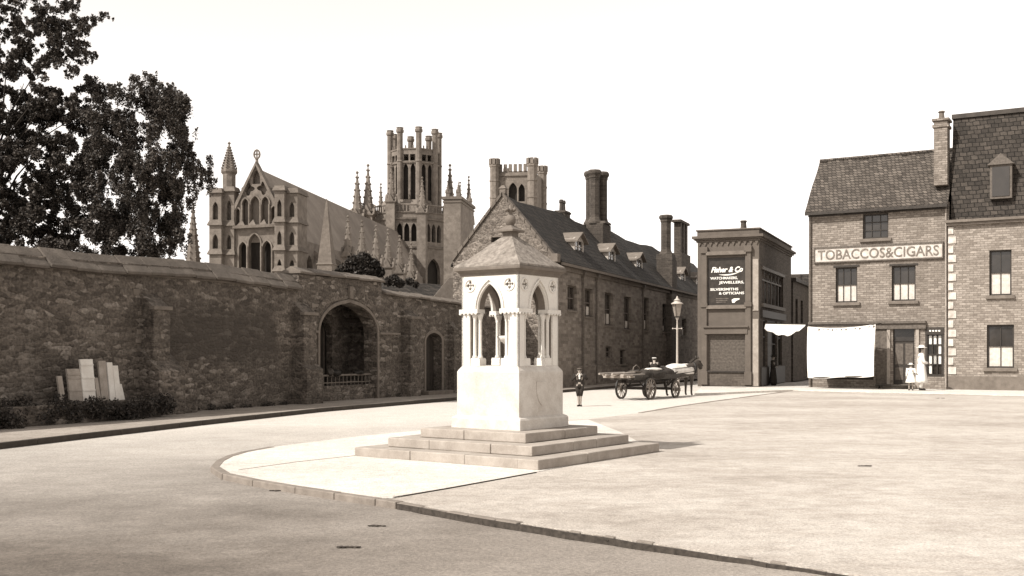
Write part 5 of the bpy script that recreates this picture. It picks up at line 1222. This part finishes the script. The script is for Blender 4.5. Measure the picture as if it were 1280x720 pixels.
def person(base, yaw, h, label, J, clothes, hat=None, hairlen=0, group=None):
    """J: joints in units of body height, facing -y, x to the figure's left"""
    root = thing('person', base, label, 'person', group); root.rotation_euler = (0, 0, yaw)
    V = lambda k: Vector(J[k])*h
    names = ['pelvis', 'chest', 'neck', 'head', 'shL', 'elL', 'haL', 'shR', 'elR', 'haR', 'hipL', 'knL', 'anL', 'toL', 'hipR', 'knR', 'anR', 'toR', 'crown']
    idx = {n: i for i, n in enumerate(names)}; rad = dict(pelvis=.075, chest=.085, neck=.032, head=.052, shL=.04, shR=.04, elL=.026, elR=.026, haL=.017, haR=.017, hipL=.055, hipR=.055, knL=.036, knR=.036, anL=.022, anR=.022, toL=.02, toR=.02, crown=.042)
    E = [('pelvis', 'chest'), ('chest', 'neck'), ('neck', 'head'), ('head', 'crown'), ('chest', 'shL'), ('shL', 'elL'), ('elL', 'haL'), ('chest', 'shR'), ('shR', 'elR'), ('elR', 'haR'), ('pelvis', 'hipL'), ('hipL', 'knL'), ('knL', 'anL'), ('anL', 'toL'), ('pelvis', 'hipR'), ('hipR', 'knR'), ('knR', 'anR'), ('anR', 'toR')]
    body = skin_mesh('body', [V(n) for n in names], [(idx[a], idx[b]) for a, b in E], [rad[n]*h for n in names], M['skin'], root)
    # hands with fingers, facial features
    mb = MB(); hd = V('head'); fwd = Vector((J['face'][0], J['face'][1], J['face'][2])).normalized() if 'face' in J else Vector((0, -1, 0)); side_ = fwd.cross(Vector((0, 0, 1))).normalized()
    mb.ico(hd+fwd*.056*h+Vector((0, 0, .008*h)), .011*h, sub=1)
    for s_ in (-1, 1): mb.ico(hd+side_*s_*.052*h, .014*h, .6, 1, 1.2, sub=1)
    for sd in 'LR':
        w_ = V('ha'+sd); dv = (w_-V('el'+sd)).normalized(); pr = dv.orthogonal().normalized(); 
        palm = w_+dv*.03*h; mb.ico(palm, .02*h, 1, .8, 1.1, sub=1)
        for q in range(4):
            o_ = pr*((q-1.5)*.009*h); L = (.042, .048, .045, .036)[q]*h; curl = dv.cross(pr)
            mb.tube([palm+o_, palm+o_+dv*L*.6, palm+o_+dv*L*.9+curl*L*.3], [.0055*h, .005*h, .004*h], 5)
        mb.tube([palm-pr*.012*h, palm-pr*.03*h+dv*.012*h, palm-pr*.032*h+dv*.03*h], [.006*h, .006*h, .005*h], 5)
    join_into(body, mb)
    mb = MB()
    for s_ in (-1, 1): mb.ico(hd+fwd*.049*h+side_*s_*.02*h+Vector((0, 0, .018*h)), .006*h, sub=1)
    mb.tube([hd+fwd*.052*h+side_*-.014*h-Vector((0, 0, .02*h)), hd+fwd*.052*h+side_*.014*h-Vector((0, 0, .02*h))], .003*h, 5); mb.build('eyes', M['hair'], root)
    mb = MB(); mb.ico(hd+Vector((0, 0, .022*h))-fwd*.014*h, .06*h, .95, 1.0, .9, sub=2)
    if hairlen: mb.ico(hd-fwd*.03*h-Vector((0, 0, hairlen*.5*h)), .05*h, 1, .8, 1.1+hairlen*8, sub=2)
    mb.build('hair', M['hair'], root, smooth=True)
    def ell(c, rx, ry, n=16, yawv=0): return [Vector((c.x+rx*math.cos(a)*math.cos(yawv)-ry*math.sin(a)*math.sin(yawv), c.y+rx*math.cos(a)*math.sin(yawv)+ry*math.sin(a)*math.cos(yawv), c.z)) for a in np.linspace(0, 2*math.pi, n, endpoint=False)]
    for c in clothes:
        k = c[0]; mb = MB()
        if k == 'top':
            _, mat, low = c; p, ch, nk = V('pelvis'), V('chest'), V('neck'); wv = V('shL')-V('shR'); yv = math.atan2(wv.y, wv.x)
            up = (ch-p)
            rings = [ell(p-up*low, .10*h, .075*h, yawv=yv), ell(p+up*.2, .092*h, .07*h, yawv=yv), ell(p+up*.7, .102*h, .075*h, yawv=yv), ell(ch, .112*h, .075*h, yawv=yv), ell(ch.lerp((V('shL')+V('shR'))/2, .9), .115*h, .062*h, yawv=yv), ell(nk-Vector((0, 0, .012*h)), .045*h, .042*h, yawv=yv)]
            mb.loft(rings)
            for s_ in 'LR': mb.tube([V('sh'+s_)+Vector((0, 0, .005*h)), V('sh'+s_).lerp(V('el'+s_), .5), V('el'+s_), V('el'+s_).lerp(V('ha'+s_), .85)], [.05*h, .043*h, .036*h, .028*h], 10)
            mb.build('jacket', M[mat], root, smooth=True)
        if k == 'legs':
            _, mat, ln = c
            for s_ in 'LR':
                a = V('hip'+s_); b = V('kn'+s_); d_ = V('an'+s_); pts = [a+Vector((0, 0, .02*h)), a.lerp(b, .5), b]; rs = [.066*h, .056*h, .047*h]
                if ln > .6: pts += [b.lerp(d_, .5), b.lerp(d_, .95)]; rs += [.042*h, .036*h]
                mb.tube(pts, rs, 12)
            mb.loft([ell(V('pelvis')-Vector((0, 0, .04*h)), .1*h, .072*h), ell(V('pelvis')+Vector((0, 0, .05*h)), .093*h, .07*h)]); mb.build('trousers', M[mat], root, smooth=True)
        if k == 'skirt':
            _, mat, zb_, rb = c; p = V('pelvis'); n = 24; rings = []
            for t in np.linspace(0, 1, 7):
                z = p.z+.06*h-(p.z+.06*h-zb_*h)*t; r = .088*h+(rb*h-.088*h)*t**.8
                rings.append([Vector((p.x+r*(1+.06*t*math.sin(a*7))*math.cos(a), p.y+r*.85*(1+.06*t*math.sin(a*7))*math.sin(a), z)) for a in np.linspace(0, 2*math.pi, n, endpoint=False)])
            mb.loft(rings); mb.build('skirt', M[mat], root, smooth=True)
        if k == 'shoes':
            for s_ in 'LR':
                a, t_ = V('an'+s_), V('to'+s_); mb = MB(); mb.tube([Vector((a.x, a.y, a.z+.02*h))-(t_-a)*.2, Vector((a.x, a.y, max(.022*h, t_.z+.003*h)))-(t_-a)*.3, t_, t_+(t_-a)*.25], [.027*h, .03*h, .026*h, .014*h], 10); mb.build('shoe', M[c[1]], root, smooth=True)
        if k == 'collar':
            nk = V('neck'); mb.lathe([(.07*h, -.055*h), (.072*h, -.03*h), (.045*h, .005*h)], tuple(nk-Vector((0, 0, 0))), 14, sy=.85); mb.build('collar', M[c[1]], root, smooth=True)
        if k == 'bib':
            nk = V('neck'); mb.prism([(nk.x-.03*h, nk.z-.02*h), (nk.x+.03*h, nk.z-.02*h), (nk.x+.022*h, nk.z-.14*h), (nk.x-.022*h, nk.z-.14*h)], [], nk.y-.088*h, nk.y-.07*h); mb.build('shirt_front', M[c[1]], root)
    if hat:
        kind, mat = hat; mb = MB(); c = hd+Vector((0, 0, .045*h)); 
        if kind == 'cap': mb.lathe([(.058*h, -.012*h), (.068*h, .0), (.06*h, .014*h), (.03*h, .022*h), (.003*h, .024*h)], tuple(c), 16); mb.lathe([(.04*h, -.012*h), (.042*h, -.005*h)], tuple(c+fwd*.035*h), 14)
        else: mb.lathe([(.115*h, -.014*h), (.118*h, -.006*h), (.066*h, .0), (.064*h, .03*h), (.045*h, .045*h), (.005*h, .048*h)], tuple(c), 18)
        mb.build('hat', M[mat], root, smooth=True)
    return root
BASE = dict(pelvis=(0, 0, .53), chest=(0, .005, .70), neck=(0, 0, .84), head=(0, -.01, .915), crown=(0, 0, .955), shL=(.105, 0, .80), shR=(-.105, 0, .80), elL=(.14, .02, .63), elR=(-.14, .02, .63), haL=(.15, -.03, .49), haR=(-.15, -.03, .49),
            hipL=(.055, 0, .50), hipR=(-.055, 0, .50), knL=(.06, -.01, .27), knR=(-.06, -.01, .27), anL=(.06, .01, .045), anR=(-.06, .01, .045), toL=(.065, -.07, .02), toR=(-.065, -.07, .02))
# boy standing in the road, hands raised to his face
J = dict(BASE); J.update(elL=(.19, -.04, .70), haL=(.05, -.13, .82), elR=(-.19, -.04, .68), haR=(-.05, -.13, .80), knL=(.03, -.01, .27), knR=(-.03, -.01, .27), anL=(.025, .01, .045), anR=(-.02, .0, .045), toL=(.045, -.06, .02), toR=(-.04, -.07, .02))
bp = G(724.5, 508, RZ)
person(bp, R(-8), .048/1.0*0+48/FPX*bp.y*1.02, 'boy in dark jacket, short trousers and white collar standing alone in the road, hands raised', J,
       [('top', 'darkcloth', .35), ('legs', 'darkcloth', .5), ('shoes', 'darkcloth'), ('collar', 'whitecloth'), ('bib', 'whitecloth')], ('cap', 'midcloth'))
# woman in white by the tobacconist's door
bp = G(1151.5, 488, .012); h_ = 1.98
J = dict(BASE); J.update(elR=(-.15, -.05, .64), haR=(-.09, -.14, .60), haL=(.12, -.08, .52))
person(bp, R(70), h_, 'woman in long white coat and white hat at the tobacconist door', J, [('skirt', 'whitecloth', .17, .155), ('legs', 'whitecloth', 1), ('top', 'whitecloth', .2), ('shoes', 'darkcloth')], ('brim', 'whitecloth'), .05)
bp = G(1138.5, 488, .012)
J = dict(BASE); J.update(haL=(.2, -.02, .62), elL=(.15, 0, .66))
person(bp, R(-20), 1.2, 'small child in white frock standing beside the woman in white', J, [('skirt', 'whitecloth', .28, .19), ('top', 'whitecloth', .2), ('shoes', 'darkcloth')], ('brim', 'whitecloth'), .03)
# dark figure at the jeweller's side window
q = JF.world(JW+.55, js(962, 440)[0]-.3); 
bp = Vector((at(966.5, 440, 54.5).x, 54.5, .012))
J = dict(BASE); J.update(elR=(-.16, -.02, .66), haR=(-.05, -.1, .62))
person(bp, R(60), 1.55, 'person in long dark clothes looking into the shop window under the awning', J, [('skirt', 'darkcloth', .05, .15), ('top', 'darkcloth', .2), ('shoes', 'darkcloth')], ('brim', 'darkcloth'))

# ------------------------------------------------------------------ wagon, driver, horse
wp = G(813, 499.5, RZ)     # near rear wheel contact
wq = G(841, 493.8, RZ)
ang = R(90-36)
WG = Frame(wp.x, wp.y, ang, RZ)   # local x forward, local y to the left (far side)
L_ = 2.25; tw = 1.25
cart = thing('wagon', WG, 'low flat four wheeled wagon with long poles sticking out behind, drawn by a horse', 'wagon')
def wheel(x, y, r, n=12):
    mb = MB(); 
    def ring(rr, th, w_):
        pts = []
        m_ = 28; rings = []
        for k in range(m_):
            a = 2*math.pi*k/m_; c, s_ = math.cos(a), math.sin(a)
            rings.append([(x+(rr-th)*c, y-w_, r+(rr-th)*s_), (x+rr*c, y-w_, r+rr*s_), (x+rr*c, y+w_, r+rr*s_), (x+(rr-th)*c, y+w_, r+(rr-th)*s_)])
        rings.append(rings[0]); return rings
    mb.loft(ring(r, .06, .028), False); wo2 = mb.build('wheel', M['midwood'], cart)
    mb = MB()
    for k in range(n):
        a = 2*math.pi*(k+.5)/n; mb.tube([(x+.05*math.cos(a), y-.01, r+.05*math.sin(a)), (x+(r-.05)*math.cos(a), y, r+(r-.05)*math.sin(a))], [.02, .016], 6)
    mb.build('spokes', M['palewood2'], wo2)
    mb = MB(); mb.tube([(x, y-.11, r), (x, y-.05, r), (x, y+.05, r), (x, y+.1, r)], [.04, .075, .075, .05], 12); mb.build('hub', M['midwood'], wo2)
    mb = MB(); mb.loft(ring(r+.012, .013, .03), False); mb.build('tyre', M['black'], wo2)
wheel(0, 0, .40); wheel(0, tw, .40); wheel(L_-.25, 0, .33, 10); wheel(L_-.25, tw, .33, 10)
mb = MB(); mb.box(-1.0, L_+.35, .12, tw-.12, .74, .82); mb.box(-1.0, L_+.35, .10, .16, .82, .92); mb.box(-1, L_+.35, tw-.16, tw-.10, .82, .92)
mb.build('bed', M['darkwood'], cart, bevel=.006)
mb = MB(); mb.box(-.06, .06, .05, tw-.05, .36, .46); mb.box(L_-.31, L_-.19, .05, tw-.05, .3, .4); mb.box(-.9, L_, .45, .52, .62, .74); mb.box(-.9, L_, tw-.52, tw-.45, .62, .74)
for x in (0, L_-.25):
    for y in (.3, tw-.3): mb.tube([(x-.3, y, .66), (x, y, .48), (x+.3, y, .66)], .025, 5)
mb.build('axle_frame', M['darkwood'], cart)
mb = MB(); 
for s_ in (.35, tw-.35): mb.tube([(L_+.2, s_, .6), (L_+1.0, s_, .78), (L_+2.4, s_+.05, .9)], [.035, .03, .025], 8)
mb.build('shafts', M['midwood'], cart)
mb = MB(); mb.box(-1.75, -.1, tw-.4, tw-.22, .9, .96); mb.box(-1.65, .1, tw*.5-.1, tw*.5+.08, .9, .95); mb.box(-1.7, -.1, .16, .30, .9, .96)
for x in (-1.5, -1.0, -.5): mb.box(x, x+.08, .1, tw-.1, .82, .9)
mb.tube([(-2.1, tw-.3, .98), (-.1, tw-.2, .99)], .04, 7); mb.tube([(-1.95, .5, .97), (.2, .55, 1.0)], .045, 7)
mb.build('poles', M['palewood2'], cart, bevel=.01)
# load
mb = MB(); 
for x, y, rx, ry, rz in ((.9, .4, .85, .40, .22), (.4, .8, .6, .35, .18), (1.9, .5, .6, .42, .27), (1.4, .9, .5, .3, .22), (2.3, .7, .35, .3, .3), (.2, .3, .35, .25, .2)): mb.ico((x, y, .92), 1, rx, ry, rz, jit=.09, sub=3)
o = mb.build('sacking', M['tarp'], smooth=True); o.location = WG.o; o.rotation_euler = (0, 0, WG.a); tag(o, 'dark lumpy sacking heaped on the wagon bed', 'load')
mb = MB(); mb.ico((.85, .35, 1.11), 1, .55, .25, .07, jit=.08, sub=3); o = mb.build('sack', M['palewood'], smooth=True); o.location = WG.o; o.rotation_euler = (0, 0, WG.a); tag(o, 'pale flat sack lying on top of the dark load', 'sack')
mb = MB(); mb.lathe([(.2, 0), (.27, .18), (.29, .2), (.27, .2), (.25, .17), (.19, .03)], (.0, .6, .86), 18); mb.tube([(-.27, .6, 1.04), (-.2, .6, 1.2), (0, .6, 1.28), (.2, .6, 1.2), (.27, .6, 1.04)], .02, 6)
o = mb.build('basket', M['straw'], smooth=True); o.location = WG.o; o.rotation_euler = (0, 0, WG.a); tag(o, 'round wicker basket with hooped handle on the wagon', 'basket')
# driver, sitting and leaning back
J = dict(BASE); J.update(pelvis=(0, 0, .06), chest=(0, .04, .225), neck=(0, -.01, .35), head=(0, -.05, .42), crown=(0, -.045, .46), shL=(.105, 0, .32), shR=(-.105, 0, .32), elL=(.15, -.08, .22), elR=(-.15, -.08, .22), haL=(.07, -.2, .2), haR=(-.07, -.2, .2),
                         hipL=(.055, -.02, .05), hipR=(-.055, -.02, .05), knL=(.07, -.25, .12), knR=(-.07, -.25, .12), anL=(.07, -.36, -.06), anR=(-.07, -.36, -.06), toL=(.075, -.44, -.07), toR=(-.075, -.44, -.07))
bp = WG.world(1.3, .55, .93)
person(bp, ang+math.pi/2+R(25), 1.3, 'driver in dark clothes and white cap sitting on the wagon load', J, [('top', 'darkcloth', .2), ('legs', 'darkcloth', 1), ('shoes', 'darkcloth')], ('cap', 'whitecloth'))
# horse
hp = WG.world(L_+1.3, .55); hb = Frame(hp.x, hp.y, ang-R(16), RZ)
hr = thing('horse', hb, 'dark horse with pale rug over its back, harnessed to the wagon', 'horse')
HV = [(-.55, 0, 1.02), (-.1, 0, .98), (.35, 0, 1.0), (.60, 0, 1.12), (.80, 0, 1.30), (.92, 0, 1.42), (1.08, 0, 1.24), (1.18, 0, 1.06),      # spine..muzzle 0-7
      (-.62, .16, .88), (-.50, .17, .66), (-.68, .17, .42), (-.64, .17, .10), (-.58, .17, .03),   # hind L 8-12
      (-.62, -.16, .88), (-.52, -.17, .66), (-.72, -.17, .42), (-.68, -.17, .10), (-.62, -.17, .03),   # hind R 13-17
      (.42, .15, .82), (.44, .15, .62), (.43, .15, .40), (.42, .15, .09), (.48, .15, .03),
      (.42, -.15, .82), (.46, -.15, .62), (.44, -.15, .40), (.44, -.15, .09), (.50, -.15, .03)]
HE = [(0, 1), (1, 2), (2, 3), (3, 4), (4, 5), (5, 6), (6, 7), (0, 8), (8, 9), (9, 10), (10, 11), (11, 12), (0, 13), (13, 14), (14, 15), (15, 16), (16, 17), (2, 18), (18, 19), (19, 20), (20, 21), (21, 22), (2, 23), (23, 24), (24, 25), (25, 26), (26, 27)]
HR = [.27, .28, .27, .22, .16, .14, .11, .085] + [.15, .11, .055, .04, .05]*2 + [.12, .08, .05, .038, .048]*2
hbo = skin_mesh('body', HV, HE, HR, M['horse'], hr, root=1)
mb = MB()
for s_ in (-1, 1): mb.lathe([(.045, 0), (.03, .07), (.003, .14)], (.93, s_*.07, 1.50), 8)
join_into(hbo, mb)
mb = MB(); 
for s_ in (-1, 1): mb.ico((1.05, s_*.095, 1.40), .02, sub=1)
mb.build('eyes', M['black'], hr)
mb = MB(); mb.add([(.5, 0, 1.36), (.75, 0, 1.52), (.95, 0, 1.58), (.9, 0, 1.42), (.7, 0, 1.28), (.5, .05, 1.2)], [(0, 1, 2, 3, 4, 5)]); mb.tube([(.5, 0, 1.32), (.72, 0, 1.46), (.93, 0, 1.54)], [.05, .055, .03], 6); mb.build('mane', M['hair'], hr)
mb = MB(); mb.tube([(-.8, 0, 1.08), (-.92, 0, .95), (-.95, 0, .6), (-.92, 0, .35)], [.04, .06, .07, .02], 8); mb.build('tail', M['hair'], hr, smooth=True)
mb = MB(); rings = []
for i_, x in enumerate(np.linspace(-.86, .50, 10)):
    r = (.13, .25, .285, .29, .288, .286, .286, .286, .28, .25)[i_]; rings.append([(x, r*1.04*math.cos(a), 1.0+(r*1.06)*math.sin(a)+.01*math.sin(x*9+a*3)) for a in np.linspace(R(-52), R(232), 15)])
n = 15; vs = [p for r_ in rings for p in r_]; mb.add(vs, [(i*n+k, i*n+k+1, (i+1)*n+k+1, (i+1)*n+k) for i in range(9) for k in range(n-1)])
ro_ = mb.build('rug', M['blanket'], hr, smooth=True); sd_ = ro_.modifiers.new('solid', 'SOLIDIFY'); sd_.thickness = .02
mb = MB(); mb.tube([(.60+.06*math.sin(a), .23*math.cos(a), 1.06+.30*math.sin(a)) for a in np.linspace(0, 2*math.pi, 17)], .045, 8, False); mb.build('collar', M['black'], hr, smooth=True)
mb = MB(); mb.tube([(1.1, .1, 1.3), (1.1, -.1, 1.3)], .012, 5); mb.tube([(.95, -.13, 1.42), (1.2, -.09, 1.2)], .014, 5); mb.tube([(1.2, -.09, 1.2), (.62, -.25, 1.2), (-.8, -.28, 1.1)], .012, 5); mb.tube([(.6, -.27, 1.0), (-1.0, -.3, .85)], .02, 5); mb.build('harness', M['black'], hr)

# ------------------------------------------------------------------ small scraps on the ground
for px, py, z, lab in ((471, 658, RZ, 'small dark clod lying alone on the near road'), (770, 676, -.03, 'dark dropping beside the square kerb at right'), (435, 685, RZ, 'flat dull scrap nearest the bottom of the road'), (345, 614, RZ, 'thin dark patch of dung just off the island kerb'),
                       (275, 589, RZ, 'small pale stone in the gutter at the island nose'), (1080, 583, 0, 'thin brown twig lying flat on the square'), (1175, 498, 0, 'dark scrap at the far right edge of the square')):
    p = G(px, py, z); mb = MB(); wd = .10 if py > 570 else .2
    for q in range(5): mb.ico(((q-2)*wd*.35, random.uniform(-.01, .01), .008), .02*random.uniform(.6, 1.3), 1.8, 1.2, .55, jit=.25, sub=1)
    o = mb.build('scrap', M['dirt'] if 'pale' not in lab else M['kerb']); o.location = p; tag(o, lab, 'debris', 'scraps lying on the ground')
